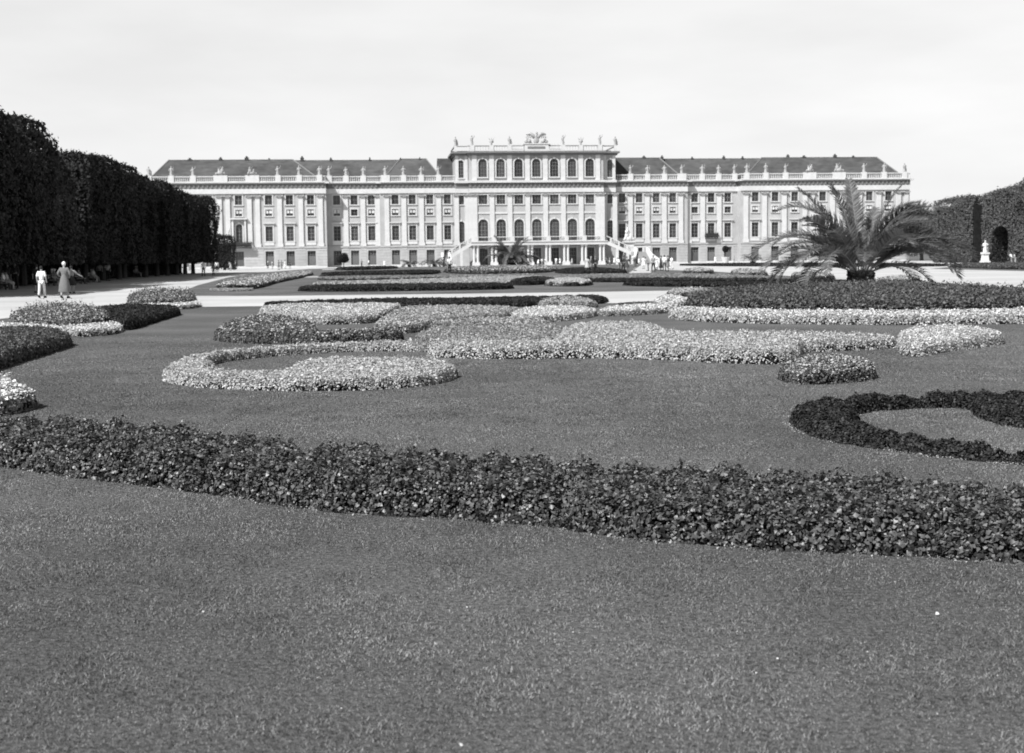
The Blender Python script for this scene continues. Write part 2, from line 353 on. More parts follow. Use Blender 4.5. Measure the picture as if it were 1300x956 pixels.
    for PP in (P, Q):
        el = np.hypot(*(np.roll(PP, -1, 0) - PP).T); ei = rng.choice(len(PP), ns, p=el / el.sum()); tt = rng.uniform(0, 1, ns)[:, None]; bb.append(PP[ei] * (1 - tt) + np.roll(PP, -1, 0)[ei] * tt)
    base = np.concatenate(bb); ns *= 2; off = rng.normal(0, 1, (ns, 2)); off = off / (np.linalg.norm(off, axis=1, keepdims=True) + 1e-9) * rng.uniform(0, h * .9, ns)[:, None]
    sx_, sy_ = (base + off).T; low = np.concatenate([np.zeros(len(x), bool), np.ones(ns, bool)])
    x = np.concatenate([x, sx_]); y = np.concatenate([y, sy_])
    Z, dd = H(x, y); ok = dd > 0; x, y, Z, dd, low = x[ok], y[ok], Z[ok], dd[ok], low[ok]
    e = .03; hx = (H(x + e, y)[0] - Z) / e; hy = (H(x, y + e)[0] - Z) / e
    Nn = np.stack([-hx * .6, -hy * .6, np.ones_like(x)], 1); Nn /= np.linalg.norm(Nn, axis=1, keepdims=True)
    z = Z + rng.normal(0, .035, len(x)) * h / .3 + s * .1 + spiky * h * np.abs(rng.normal(0, 1, len(x))) * (rng.uniform(0, 1, len(x)) < .12)
    zz = np.where(low, z * rng.uniform(.35, 1.0, len(x)), z); zz = np.maximum(zz, s * .3)
    Pp = np.stack([x, y, zz], 1)
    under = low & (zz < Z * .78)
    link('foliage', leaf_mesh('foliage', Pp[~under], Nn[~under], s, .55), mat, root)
    if under.any(): link('shaded_lower_leaves', leaf_mesh('shaded_lower_leaves', Pp[under], Nn[under], s, .6), l_dark if mat is not l_dark else l_vdark, root)  # low leaves get a darker colour, painting the bed's self-shadow
    if blossom > 0:
        kk = rng.uniform(0, 1, len(Pp)) < blossom * .2; pb = Pp[kk & ~low[:]] + [0, 0, s * .5]
        if len(pb): link('blossoms', leaf_mesh('blossoms', pb, np.tile([0, -.3, 1.], (len(pb), 1)), s * bs, .5, 1), bmat or l_white, root)
    return root

near_front = [(-420, 545), (-200, 568), (-60, 583), (0, 592), (100, 607), (200, 618), (300, 632), (400, 648), (500, 655), (600, 661), (700, 669), (800, 684), (900, 692), (1000, 700), (1100, 704), (1200, 708), (1300, 714), (1390, 724), (1600, 752), (1900, 790)]
near_back = [(1900, 690), (1600, 655), (1390, 634), (1300, 626), (1200, 617), (1100, 612), (1000, 606), (900, 602), (800, 597), (700, 589), (600, 583), (500, 573), (400, 568), (300, 559), (200, 546), (100, 540), (0, 537), (-60, 535), (-200, 525), (-420, 508)]
bed('long curving band of glossy dark-leaved bedding plants across the near lawn', near_front + near_back, .27, l_beg, .034, cell=.33, blossom=.55, bs=.65, gap=.45, amp=1.25, infl=.14, cover=1.75, soil=.11, bmat=l_glint)  # the blossom slot carries painted sun glints here
bed('pale-leaved hook-shaped bed curling round on the left of the lawn',
    [(205, 477), (214, 486), (250, 492), (298, 495), (400, 497), (484, 495), (552, 489), (582, 478), (580, 469), (562, 461), (518, 458), (461, 457), (410, 459), (378, 463), (368, 473), (330, 475), (290, 474), (256, 470), (266, 462), (315, 455), (380, 450), (450, 446), (520, 446), (552, 447), (552, 436), (520, 436), (437, 437), (356, 441), (281, 448), (224, 460)],
    .17, l_scroll, .036, cell=.22, blossom=.5, soil=.05, bmat=l_pale)
bed('big pale-topped bed with a broad lobe in the middle of the lawn',
    [(530, 452), (600, 456), (665, 456), (760, 455), (850, 457), (900, 460), (946, 462), (990, 463), (1012, 458), (1010, 448), (1066, 446), (1123, 443), (1148, 441), (1150, 430), (1123, 428), (1052, 426), (946, 424), (880, 424), (848, 422), (832, 413), (796, 411), (750, 412), (722, 416), (712, 424), (700, 437), (660, 436), (600, 436), (545, 436)],
    .20, l_scroll, .036, cell=.24, blossom=.4, soil=.04, bmat=l_pale)
bed('mottled grey-green bed between the pale lobe and the far border',
    [(520, 446), (560, 448), (640, 449), (700, 446), (712, 434), (719, 420), (705, 414), (650, 415), (599, 417), (541, 420), (528, 430)], .18, l_midpale, .036, blossom=.25, soil=.03, bmat=l_pale)
bed('pale silvery tongue-shaped bed at the right end of the big pale-topped bed',
    [(1143, 443), (1150, 452), (1170, 453), (1194, 447), (1257, 440), (1281, 434), (1265, 421), (1230, 417), (1194, 415), (1148, 420), (1140, 430)], .16, l_pale, .036, blossom=.4, soil=.03)
bed('small round dark-sided bed below the big pale-topped bed',
    [(988, 476), (996, 486), (1038, 489), (1102, 484), (1114, 473), (1102, 461), (1075, 454), (1030, 455), (1000, 461)], .20, l_mid, .036, blossom=.8, soil=.04, bmat=l_pale)
bed('dark loop of round bushy plants on the right near the photo edge',
    [(999, 531), (1004, 542), (1030, 555), (1065, 564), (1113, 570), (1161, 577), (1213, 583), (1265, 588), (1330, 593), (1420, 598), (1540, 593), (1620, 572), (1640, 548), (1600, 520), (1500, 505), (1420, 500), (1330, 500), (1270, 501), (1231, 502), (1161, 503), (1092, 505), (1040, 510), (1010, 517)],
    .13, l_dark, .034, cell=.30, amp=1.1, infl=.06, gap=.6, blossom=0, soil=.09,
    hole=[(1070, 533), (1096, 524), (1161, 519), (1232, 518), (1240, 532), (1280, 543), (1330, 546), (1420, 546), (1520, 547), (1560, 554), (1520, 566), (1420, 573), (1330, 573), (1265, 568), (1196, 560), (1127, 550)])
bed('dark-leaved bed with a rounded left tip in the middle distance left',
    [(267, 425), (274, 433), (310, 436), (352, 437), (421, 438), (480, 437), (512, 435), (518, 424), (500, 421), (463, 422), (408, 425), (398, 422), (403, 412), (364, 404), (329, 402), (295, 409)], .20, l_mid, .05, blossom=.3, soil=.04, bmat=l_pale)
bed('pale bed with a flat far edge behind the dark round-tipped bed',
    [(328, 400), (329, 393), (352, 388), (421, 387), (509, 387), (516, 391), (495, 399), (477, 410), (440, 412), (403, 412), (364, 405), (340, 403)], .17, l_pale, .05, blossom=.25, soil=.03)
bed('mid-grey speckled bed in front of the long dark hedge',
    [(514, 390), (580, 390), (646, 391), (661, 394), (650, 404), (620, 408), (560, 412), (540, 418), (519, 424), (478, 424), (477, 411), (495, 399)], .15, l_midpale, .05, blossom=.3, soil=.03, bmat=l_pale)
bed('mottled strip of low plants just behind the big pale-topped bed', [(519, 421), (545, 418), (600, 420), (650, 420), (700, 418), (700, 408), (645, 404), (600, 406), (560, 408)], .13, l_midpale, .05, blossom=.2, soil=.02, bmat=l_pale)
bed('pale lens-shaped bed left of the palm border', [(645, 403), (661, 393), (700, 390), (731, 390), (761, 394), (754, 403), (720, 407), (691, 410), (660, 408)], .14, l_pale, .05, blossom=.3, soil=.03)
bed('pale narrow strip leading right towards the palm border', [(756, 402), (764, 392), (800, 388), (850, 387), (866, 391), (846, 398), (800, 401)], .12, l_midpale, .05, blossom=.4, soil=.03)
bed('small pale mound of flowers against the long dark hedge', [(678, 391), (691, 380), (731, 377), (757, 384), (764, 391), (720, 391)], .16, l_midpale, .05, blossom=.4, soil=.03, bmat=l_pale)
bed('long dark low hedge along the near side of the cross path', [(326, 391), (334, 385), (400, 383), (500, 380), (600, 379), (700, 377.5), (764, 375.5), (776, 384), (740, 388), (650, 390), (560, 391), (450, 391), (380, 392)], .24, l_dark, .06, cell=.5, soil=.05, name='low_hedge')
bed('small dark strip of plants between hedge end and palm border', [(776, 388), (790, 385), (838, 383), (842, 388), (810, 390)], .18, l_mid, .06, soil=.03)
# border of the big palm
bed('wide dark leafy bed round the foot of the large palm',
    [(868, 388), (915, 394), (954, 398), (1050, 399), (1146, 399), (1230, 398), (1320, 397), (1500, 398), (1640, 396), (1640, 388), (1500, 378), (1300, 370), (1223, 365), (1146, 360), (1050, 362), (992, 365), (935, 368), (885, 374), (858, 381)], .42, l_mid, .085, cell=.6, soil=0, spiky=.25)
bed('pale narrow edging strip in front of the dark palm bed',
    [(846, 400), (858, 407), (954, 411), (1040, 411.5), (1127, 413), (1200, 412), (1300, 411), (1500, 411), (1650, 407), (1640, 394), (1500, 395), (1300, 394), (1200, 397), (1127, 397), (1050, 397), (954, 396), (900, 394), (858, 391)], .17, l_pale, .055, cell=.3, blossom=.5, soil=.03)
bed('light bushy flowers at the left tip of the palm bed', [(842, 376), (848, 371), (877, 366), (905, 370), (905, 375), (870, 378)], .30, l_mid, .07, blossom=1.2, soil=.02, spiky=.2, bmat=l_pale)
bed('pale low patch left of the dark palm bed', [(826, 388), (834, 379), (845, 375), (868, 378), (872, 387), (860, 392), (840, 392)], .14, l_midpale, .06, blossom=.4, soil=.02)
# left beds
bed('dark patch sprinkled with pale flowers beside the walk, far left bed', [(158, 390), (162, 380), (192, 370.5), (232, 372), (252, 379), (248, 388), (200, 391)], .24, l_mid, .07, blossom=1.0, soil=.02, amp=1.3, spiky=.45, bmat=l_pale)
bed('narrow pale edging along the far left flower patch', [(161, 392), (166, 387), (200, 387.5), (240, 385), (250, 382), (257, 389), (240, 392.5), (200, 394)], .14, l_pale, .055, blossom=.3, soil=.02)
bed('dark band of foliage sloping down between the two left flower patches', [(100, 398), (150, 388), (230, 390), (234, 398), (200, 408), (158, 422), (148, 414), (130, 404)], .22, l_dark, .055, soil=.04)
bed('dark patch sprinkled with pale flowers, the nearer left one', [(6, 414), (20, 400), (66, 391), (104, 392), (130, 400), (150, 411), (112, 418), (80, 421), (30, 419)], .22, l_mid, .06, blossom=1.2, soil=.02, amp=1.3, spiky=.45, bmat=l_pale)
bed('pale edging round the tip of the nearer left flower patch', [(-40, 414), (0, 411), (60, 415), (84, 417), (112, 413), (150, 410), (156, 416), (150, 424), (120, 427), (96, 428), (60, 423), (0, 424), (-40, 424)], .15, l_pale, .05, blossom=.3, soil=.03)
bed('dark leafy wedge at the left edge below the pale edging', [(-50, 424), (0, 420), (60, 419), (88, 424), (98, 434), (80, 443), (40, 455), (0, 468), (-50, 485)], .24, l_mid, .05, cell=.3, soil=.04)
bed('cut-off clump of pale-edged plants at the left photo edge', [(-50, 482), (0, 481), (18, 490), (30, 499), (49, 506), (51, 516), (25, 524), (0, 528), (-50, 535)], .16, l_midpale, .05, blossom=1.6, soil=.04, spiky=.2)
# far block beyond the cross path
far = 'clipped beds beyond the cross path'
def fb(label, px, h, mat, **k): return bed(label, px, h * .7, mat, leaf=k.pop('leaf', .09), cell=k.pop('cell', .7), soil=0, group=far, **k)
fb('rose bed running up beside the left walk', [(263, 368), (285, 360), (320, 354), (350, 350), (385, 345.5), (400, 346), (392, 351), (350, 359), (325, 367), (300, 368.5)], .45, l_mid, blossom=.9, spiky=.3)
bed('pale edging under the rose bed by the left walk', [(264, 369.5), (268, 366.5), (320, 366), (324, 368.5), (300, 370)], .12, l_pale, .08, soil=0, group=far)
fb('dark low hedge nearest the cross path on the far side, left half', [(369, 370), (380, 364.5), (450, 362.5), (550, 361), (640, 360.5), (654, 364), (650, 367.5), (560, 369), (450, 370.5)], .40, l_dark, name='low_hedge')
fb('pale strip of flowers behind the left dark hedge', [(388, 362.5), (400, 359), (470, 357), (560, 354), (620, 352), (690, 350), (690, 355), (655, 361), (560, 361.5), (450, 363)], .2, l_pale, cover=2)
fb('faint pale strip across the second row of the left half', [(398, 355.5), (405, 352), (480, 350.5), (600, 350), (680, 348), (680, 352), (560, 354), (470, 355.5)], .2, l_midpale, cover=2)
fb('dark hedge strip in the second row of the left half', [(402, 351), (410, 346.5), (480, 344.5), (558, 343), (560, 347), (540, 349), (470, 351)], .4, l_dark, name='low_hedge', cover=2)
fb('thin dark hedge strip closest to the palace on the left', [(424, 343.5), (430, 339.8), (470, 338.8), (505, 338.5), (507, 341), (470, 342.5)], .35, l_dark, name='low_hedge', cover=2)
fb('swelling dark mound of hedge in the middle of the far block', [(640, 360), (655, 356), (675, 352), (695, 353), (715, 357), (690, 361.5), (660, 363)], .4, l_dark, name='low_hedge')
fb('bright flower clump in the middle of the far block', [(690, 363), (694, 358), (710, 354.5), (735, 354.5), (752, 358), (752, 362), (730, 364)], .35, l_mid, blossom=1.5, bmat=l_pale)
fb('dark hedge strip right of the bright flower clump', [(745, 358.5), (750, 354.5), (800, 353.5), (900, 354), (1000, 355), (1100, 357), (1110, 361), (1000, 358.5), (900, 358), (800, 358.5)], .38, l_dark, name='low_hedge', cover=2)
fb('broader dark hedge strip right, nearest the cross path', [(785, 362.5), (792, 358.5), (880, 358.5), (980, 358.5), (1060, 360), (1060, 364), (960, 364.5), (850, 364.5)], .38, l_dark, name='low_hedge', cover=2)
fb('pale strip of flowers behind the right dark hedges', [(690, 355), (700, 350), (780, 348), (880, 348), (960, 350.5), (1000, 353.5), (960, 355), (850, 354), (750, 354.5)], .18, l_midpale, cover=2)
for lab, p in (('left of three flower humps by the right walk', [(862, 346.5), (876, 342), (890, 341), (903, 343.5), (910, 347), (885, 348.5)]),
               ('middle of three flower humps by the right walk', [(925, 349), (934, 343), (950, 342.5), (970, 346), (980, 350), (950, 351.5)]),
               ('right of three flower humps by the right walk', [(1000, 353), (1012, 347), (1035, 346.5), (1060, 351), (1062, 355), (1030, 356)]),
               ('low flower clump behind the palm trunk', [(1112, 358), (1125, 352.5), (1150, 351), (1168, 354), (1164, 358), (1135, 360)])):
    fb(lab, p, .5, l_mid, blossom=.6, spiky=.2, bmat=l_pale)
fb('broad mottled bed below the palace stairs, around the middle palm', [(560, 347), (568, 340), (600, 338.5), (660, 338), (700, 339), (712, 343), (690, 347), (620, 348.5)], .45, l_mid, cover=2, blossom=.2, bmat=l_pale)
fb('dark low bed below the stairs, right of the middle palm', [(700, 347), (712, 342), (740, 340), (770, 341), (800, 345), (798, 347.5), (750, 348.5)], .35, l_dark, cover=2)
fb('dark low strip between forecourt and right walk', [(845, 336.5), (900, 334.8), (1000, 334), (1150, 335), (1210, 336), (1210, 338.5), (1100, 339), (950, 338.5), (880, 338)], .3, l_dark, cover=1.5)  # low leafy strip in the dark leaf colour
fb('dark hedge strip with grey top at the right edge beyond the walk', [(1190, 338), (1230, 334.5), (1310, 334), (1340, 337), (1340, 343), (1250, 341.5)], .35, l_mid, cover=1.5)
# ------------------------------------------------------------------ the palace
# local frame: x along the facade (right positive), y AWAY from us, z up;  "t" is distance towards us (y = -t)
palace = empty('palace', (P0[0], P0[1], 0), TH, 'long pale baroque palace with a raised central block, roof statues and double stairs', 'palace')
def P(name, mb, mat, parent=None, loc=None, label=None, smooth=False):
    o = mb.build(name, mat, parent or palace, loc, smooth=smooth)
    if label: o['label'] = label
    return o
Z0, ZP, ZE = 4.7, 16.4, 19.2
secs = [  # s0, s1, t, window centres
    (18.4, 35.6, 1.0, [20.2, 24.2, 28.2, 32.1]),
    (35.6, 47.6, 0.0, [37.5, 41.4, 45.35]),
    (47.6, 88.0, 3.0, [51.1, 55.8, 60.45, 67.1, 73.7, 78.3, 82.9])]
def holed(mb, s0, s1, t, z0, z1, holes, th=.45):
    xs = sorted({s0, s1} | {h for a in holes for h in a[:2]}); zs = sorted({z0, z1} | {h for a in holes for h in a[2:]})
    for i in range(len(xs) - 1):
        run = None
        for j in range(len(zs) - 1):
            cx, cz = (xs[i] + xs[i + 1]) / 2, (zs[j] + zs[j + 1]) / 2
            if any(a[0] < cx < a[1] and a[2] < cz < a[3] for a in holes):
                if run is not None: mb.box(xs[i], xs[i + 1], -t, -t + th, run, zs[j]); run = None
            elif run is None: run = zs[j]
        if run is not None: mb.box(xs[i], xs[i + 1], -t, -t + th, run, z1)

# ---- window kinds: frame mesh (local origin at centre of the sill line, on the wall plane) + pane etc.
def win_meshes(w, h, kind):
    fr, sa, pa, ex = MB(), MB(), MB(), MB(); b = w / 2
    s = .26
    if kind in ('arch', 'toparch'):
        r = b; zc = h - r; n = 12
        arc = [(math.cos(math.pi * k / n) * r, zc + math.sin(math.pi * k / n) * r) for k in range(n + 1)]
        # spandrels that turn the square hole into an arched one, flush with the wall
        R = arc[:n // 2 + 1]
        for sg in (1, -1):
            pts = [(sg * p[0], p[1]) for p in R] + [(0, h), (sg * b, h)]
            pts = [(sg * b, h)] + [(sg * p[0], p[1]) for p in R]
            fr.prism(pts, .002, .40)
        # archivolt and jambs, proud
        so_, si = r + s, r
        for k in range(n):
            a0, a1 = math.pi * k / n, math.pi * (k + 1) / n
            q = [(math.cos(a0) * si, zc + math.sin(a0) * si), (math.cos(a0) * so_, zc + math.sin(a0) * so_), (math.cos(a1) * so_, zc + math.sin(a1) * so_), (math.cos(a1) * si, zc + math.sin(a1) * si)]
            fr.prism(q, -.10, .0)
        fr.box(-b - s, -b, -.10, 0, 0, zc); fr.box(b, b + s, -.10, 0, 0, zc)
        fr.box(-.2, .2, -.2, -.02, h - .05, h + s + .15)
        fr.box(-b - s - .05, b + s + .05, -.18, .05, -.25, 0)
    else:
        fr.box(-b - s, -b, -.10, .06, 0, h); fr.box(b, b + s, -.10, .06, 0, h); fr.box(-b - s, b + s, -.10, .06, h, h + s)
        fr.box(-b - s - .06, b + s + .06, -.2, .05, -.2, 0)
    if kind == 'piano':
        fr.box(-b - s - .25, b + s + .25, -.42, 0, h + .62, h + .80); fr.box(-b - s - .15, b + s + .15, -.28, 0, h + .45, h + .62)
        fr.box(-b - s, b + s, -.12, 0, -.95, -.2)
        fr.box(-b - s, -b - s + .2, -.2, 0, h + .2, h + .45); fr.box(b + s - .2, b + s, -.2, 0, h + .2, h + .45)
    cols = 2 if w < 1.8 else 3
    rows = max(2, round(h / .85))
    for i in range(1, cols): x = -b + w * i / cols; sa.box(x - .035, x + .035, .22, .27, 0, h)
    for j in range(1, rows): z = h * j / rows; sa.box(-b, b, .225, .265, z - .03, z + .03)
    sa.box(-b, -b + .07, .20, .28, 0, h); sa.box(b - .07, b, .20, .28, 0, h); sa.box(-b + .07, b - .07, .21, .28, h - .07, h)
    pa.box(-b, b, .30, .34, 0, h)
    d = {'frame': fr.mesh('window_frame'), 'sash': sa.mesh('sash'), 'pane': pa.mesh('pane')}
    if kind == 'mezz':
        ex.box(-b + .08, -.10, .12, .18, h * .38, h - .08); ex.box(.10, b - .08, .12, .18, h * .38, h - .08); d['blind'] = ex.mesh('blind')
    if kind == 'ground':
        for i in range(4):
            x = -b + .08 + (w - .16) * i / 4; ex.box(x, x + (w - .16) / 4 - .03, .14, .2, .04, h * .66)
        d['shutter'] = ex.mesh('shutter')
    return d
WK = {'piano': win_meshes(1.62, 3.3, 'piano'), 'mezz': win_meshes(1.5, 1.45, 'mezz'), 'upper': win_meshes(1.6, 2.1, 'upper'), 'ground': win_meshes(1.85, 3.3, 'ground'),
      'arch': win_meshes(2.25, 5.1, 'arch'), 'toparch': win_meshes(1.95, 4.1, 'toparch'), 'sidearch': win_meshes(1.45, 4.9, 'arch'), 'sidetop': win_meshes(1.35, 4.0, 'toparch'),
      'cupper': win_meshes(2.0, 2.1, 'upper'), 'sideupper': win_meshes(1.35, 2.1, 'upper'), 'door': win_meshes(1.9, 3.7, 'upper')}
MATS = {'frame': m_trim, 'sash': m_sash, 'pane': m_glass, 'blind': m_blind, 'shutter': m_shut}
NAMES = {'piano': 'window', 'mezz': 'mezzanine_window', 'upper': 'upper_window', 'ground': 'ground_floor_window', 'arch': 'arched_window', 'toparch': 'attic_arched_window',
         'sidearch': 'arched_window', 'sidetop': 'attic_arched_window', 'cupper': 'upper_window', 'sideupper': 'upper_window', 'door': 'doorway'}
def window(kind, s, z, t, blind=True):
    d = WK[kind]; o = link(NAMES[kind], d['frame'], MATS['frame'], palace, (s, -t, z))
    for k in ('sash', 'pane', 'blind', 'shutter'):
        if k in d and not (k == 'blind' and not blind): link(k, d[k], MATS[k], o)
    return o
pil = MB(); pil.box(-.52, .52, -.30, 0, .75, 10.9); pil.box(-.66, .66, -.40, 0, 0, .75); pil.box(-.58, .58, -.36, 0, 10.9, 11.0)
pil_me = pil.mesh('pilaster')
cap = MB(); cap.cm = 0; cap.hexa([(-.54, -.33, 11.0), (.54, -.33, 11.0), (.54, 0, 11.0), (-.54, 0, 11.0)], [(-.78, -.52, 11.6), (.78, -.52, 11.6), (.78, 0, 11.6), (-.78, 0, 11.6)])
for x in (-.68, .68): cap.tube([(x, -.62, 11.42), (x, -.1, 11.42)], .2, 6)
for x in (-.3, 0, .3): cap.tube([(x, -.42, 11.05), (x, -.5, 11.3)], [.13, .09], 5)
cap_me = cap.mesh('capital')
def pilaster(s, t, z=Z0):
    o = link('pilaster', pil_me, m_trim, palace, (s, -t, z)); link('capital', cap_me, m_stonegrey, o); return o
roofst = []
for sg in (-1, 1):
    side = 'left' if sg < 0 else 'right'
    wall = MB(); rust = MB(); frieze = MB(); corn = MB(); cons = MB(); plinth = MB()
    for (a, b, t, wins) in secs:
        lo, hi = sorted((sg * a, sg * b)); holes = []; gh = []
        arch_c = 67.1
        for c in wins:
            s = sg * c; bl = (abs(c - 41.4) > .1 if sg < 0 else c < 36 or c > 47)
            if abs(c - arch_c) < .1:
                holes.append((s - 1.0, s + 1.0, 5.0, 9.7)); window('arch' if 0 else 'sidearch', s, 5.0, t)
                holes.pop(); holes.append((s - .725, s + .725, 5.0, 9.9)); gh.append((s - .925, s + .925, .45, 3.75)); window('ground', s, .45, t)
            else:
                holes.append((s - .81, s + .81, 6.0, 9.3)); gh.append((s - .925, s + .925, .45, 3.75)); window('piano', s, 6.0, t); window('ground', s, .45, t)
            holes.append((s - .75, s + .75, 11.65, 13.1)); window('mezz', s, 11.65, t, bl)
            holes.append((s - .8, s + .8, 14.15, 16.25)); window('upper', s, 14.15, t)
        holed(wall, lo, hi, t, Z0, ZP + .2, holes); holed(rust, lo, hi, t + .18, .35, Z0 - .002, gh, .6)
        # rustication bands: thin proud courses between the openings
        ops = sorted([lo, hi] + [v for g in gh for v in (g[0] - .32, g[1] + .32)])
        for i in range(0, len(ops) - 1, 2):
            for k in range(6): rust.box(ops[i] + .01, ops[i + 1] - .01, -(t + .23), -(t + .18), .5 + k * .66, .5 + k * .66 + .56)
        rust.box(lo, hi, -(t + .34), -(t - .1), Z0 - .3, Z0 + .05)
        plinth.box(lo, hi, -(t + .32), -(t - .1), 0, .35)
        frieze.box(lo, hi, -(t + .32), -t + .3, ZP + .2, 17.75)
        cons.box(lo, hi, -(t + .34), -t + .3, 17.75, 18.85)
        k = lo + .3
        while k < hi - .2:
            cons.box(k, k + .36, -(t + .50), -(t + .34), 17.95, 18.8); k += .98
        corn.box(lo - .0, hi + .0, -(t + .72), -t + .3, 18.85, 19.05); corn.box(lo, hi, -(t + .85), -t + .3, 19.05, ZE)
        # side returns and body behind the front skin
        wall.box(lo + .0, hi - .0, -t + .46, 18, .1, ZE - .1) if False else None
        inner = MB()
    # dark rooms behind the openings, one body per wing
    for (a, b, t, wins) in secs:
        lo, hi = sorted((sg * a, sg * b)); depth = 14 if b < 80 else 42
        e0 = sg * a; e1 = sg * b; ee = 1 if sg > 0 else -1
        wall.box(lo + .5, hi - .5, -t + .46, -t + depth, .1, ZE - .3)
        if b > 47.7 or a < 18.5:    # projecting sides
            for e in (lo, hi): wall.box(e if e == lo else e - .5, e + .5 if e == lo else e, -t + .45, -t + depth, Z0, ZP + .2); rust.box(e if e == lo else e - .5, e + .5 if e == lo else e, -t + .42, -t + depth, 0, Z0 - .002); frieze.box(e if e == lo else e - .5, e + .5 if e == lo else e, -t + .3, -t + depth, ZP + .2, 17.75); cons.box(e if e == lo else e - .5, e + .5 if e == lo else e, -t + .3, -t + depth, 17.75, 18.85); corn.box(e - .8 if e == lo else e - .3, e + .3 if e == lo else e + .8, -(t + .85), -t + depth, 18.852, ZE + .002)
    P('wing_wall', wall, m_wall, label='pale main wall of the %s wing' % side); P('ground_floor_wall', rust, m_rust, label='banded ground floor of the %s wing' % side)
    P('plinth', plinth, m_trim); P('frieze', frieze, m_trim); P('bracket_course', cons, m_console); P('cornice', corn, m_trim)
    for s in (22.15, 26.1, 30.1, 34.0): pilaster(sg * s, 1.0)
    pilaster(sg * 34.95, 1.0) if False else None
    for s in (36.1, 39.4, 43.3): pilaster(sg * s, 0)
    for s in (48.9, 53.3, 58.0, 62.9, 64.7, 69.5, 71.3, 76.0, 80.6, 85.4, 87.2): pilaster(sg * s, 3.0)
    # balustrade with statues
    for (a, b, t, wins) in secs:
        rail = MB(); bal = MB()
        lo, hi = sorted((sg * a, sg * b)); rail.box(lo, hi, -(t + .45), -(t + .1), ZE, ZE + .2); rail.box(lo, hi, -(t + .45), -(t + .1), ZE + 1.15, ZE + 1.35)
        k = lo + .25
        while k < hi - .1: bal.lathe([(.09, ZE + .2), (.14, ZE + .45), (.07, ZE + .8), (.1, ZE + 1.15)], k, -(t + .28), 5); k += .44
        for e in (lo, hi):
            if b > 80: rail.box(e - .35 if e == hi else e, e if e == hi else e + .35, -t, -t + 30, ZE + 1.15, ZE + 1.35)
        o = P('balustrade', rail, m_trim); bal.build('balusters', m_stone, o)
    st = [(22.15, 1, 0), (26.1, 1, 0), (30.1, 1, 0), (34.2, 1, 0), (39.2, 0, 0), (43.1, 0, 0), (46.9, 0, 0), (49.0, 3, 0), (53.5, 3, 0), (58.2, 3, 0), (63.9, 3, 1), (70.9, 3, 1), (76.9, 3, 0), (81.7, 3, 0), (86.6, 3, 0)]
    for s, t, big in st:
        hw = 1.55 if big else (.62 if s not in (34.2,) else 1.0); ped = MB(); ped.box(-hw, hw, -.62, .1, ZE + .002, ZE + 1.5); P('balustrade_pedestal', ped, m_trim, loc=(sg * s, -t, 0))
        roofst.append((sg * s, t + .26, ZE + 1.5, big))

# ---- central block
CT, ST = 4.0, 2.8
wall = MB(); rust = MB(); frieze = MB(); cons = MB(); corn = MB(); top = MB(); band = MB()
cw = [-12.25, -8.16, -4.08, 0, 4.08, 8.16, 12.25]; holes = []; gh = []; th_ = []
for c in cw:
    window('arch', c, 5.4, CT); holes.append((c - 1.125, c + 1.125, 5.4, 10.5)); window('cupper', c, 13.9, CT); holes.append((c - 1.0, c + 1.0, 13.9, 16.0))
    window('toparch', c, 20.0, CT); th_.append((c - .975, c + .975, 20.0, 24.1))
    gh.append((c - .95, c + .95, .2, 3.9)); window('door', c, .2, CT)
holed(wall, -15.4, 15.4, CT, Z0, ZP + .1, holes); holed(rust, -15.4, 15.4, CT, 0, Z0 - .002, gh); holed(top, -15.4, 15.4, CT - .1, ZE, 24.9, th_)
frieze.box(-15.4, 15.4, -CT - .32, -CT + .3, ZP + .1, 17.5); cons.box(-15.4, 15.4, -CT - .34, -CT + .3, 17.5, 18.7); corn.box(-15.6, 15.6, -CT - .8, -CT + .3, 18.7, ZE)
k = -15.2
while k < 15.1: cons.box(k, k + .36, -(CT + .50), -(CT + .34), 17.7, 18.6); k += .98
for c in cw: band.box(c - 1.5, c + 1.5, -CT - .15, -CT, 11.7, 12.1)
for sg in (-1, 1):
    a, b = sg * 15.4, sg * 18.4; lo, hi = min(a, b), max(a, b); c = sg * 17.15
    window('sidearch', c, 5.2, ST); window('sideupper', c, 13.9, ST); window('sidetop', c, 19.9, ST)
    holed(wall, lo, hi, ST, Z0, ZP + .1, [(c - .725, c + .725, 5.2, 10.1), (c - .675, c + .675, 13.9, 16.0)]); rust.box(lo, hi, -ST, -ST + .5, 0, Z0 - .002)
    holed(top, lo, hi, ST, ZE, 24.9, [(c - .675, c + .675, 19.9, 23.9)])
    frieze.box(lo, hi, -ST - .32, -ST + .3, ZP + .1, 17.5); cons.box(lo, hi, -ST - .34, -ST + .3, 17.5, 18.7); corn.box(lo - .15, hi + .15, -ST - .8, -ST + .3, 18.702, ZE)
    # outer side walls of the block
    lo2, hi2 = (18.0, 18.4) if sg > 0 else (-18.4, -18.0)
    wall.box(lo2, hi2, -ST + .45, 12, Z0, ZE); rust.box(lo2, hi2, -ST + .5, 1, 0, Z0 - .002); top.box(lo2, hi2, -ST + .45, 12, ZE, 24.9)
    wall.box(sg * 15.4 - .2, sg * 15.4 + .2, -CT + .45, -ST + .5, Z0, ZP + .1)
    for s in (15.9, 18.3): pilaster(sg * s - sg * .1, ST)
    for s in (14.1, 15.1): pilaster(sg * s, CT)
    tc_ = MB()
for s in (-10.2, -6.12, -2.04, 2.04, 6.12, 10.2): pilaster(s, CT)
wall.box(-15.2, 15.2, -CT + .5, 12, .1, 24.5); wall.box(-17.95, 17.95, -ST + .5, 12, .1, 24.5)
P('central_wall', wall, m_wall); P('central_ground_wall', rust, m_rust); P('frieze', frieze, m_trim); P('bracket_course', cons, m_console); P('cornice', corn, m_trim); P('string_course', band, m_trim)
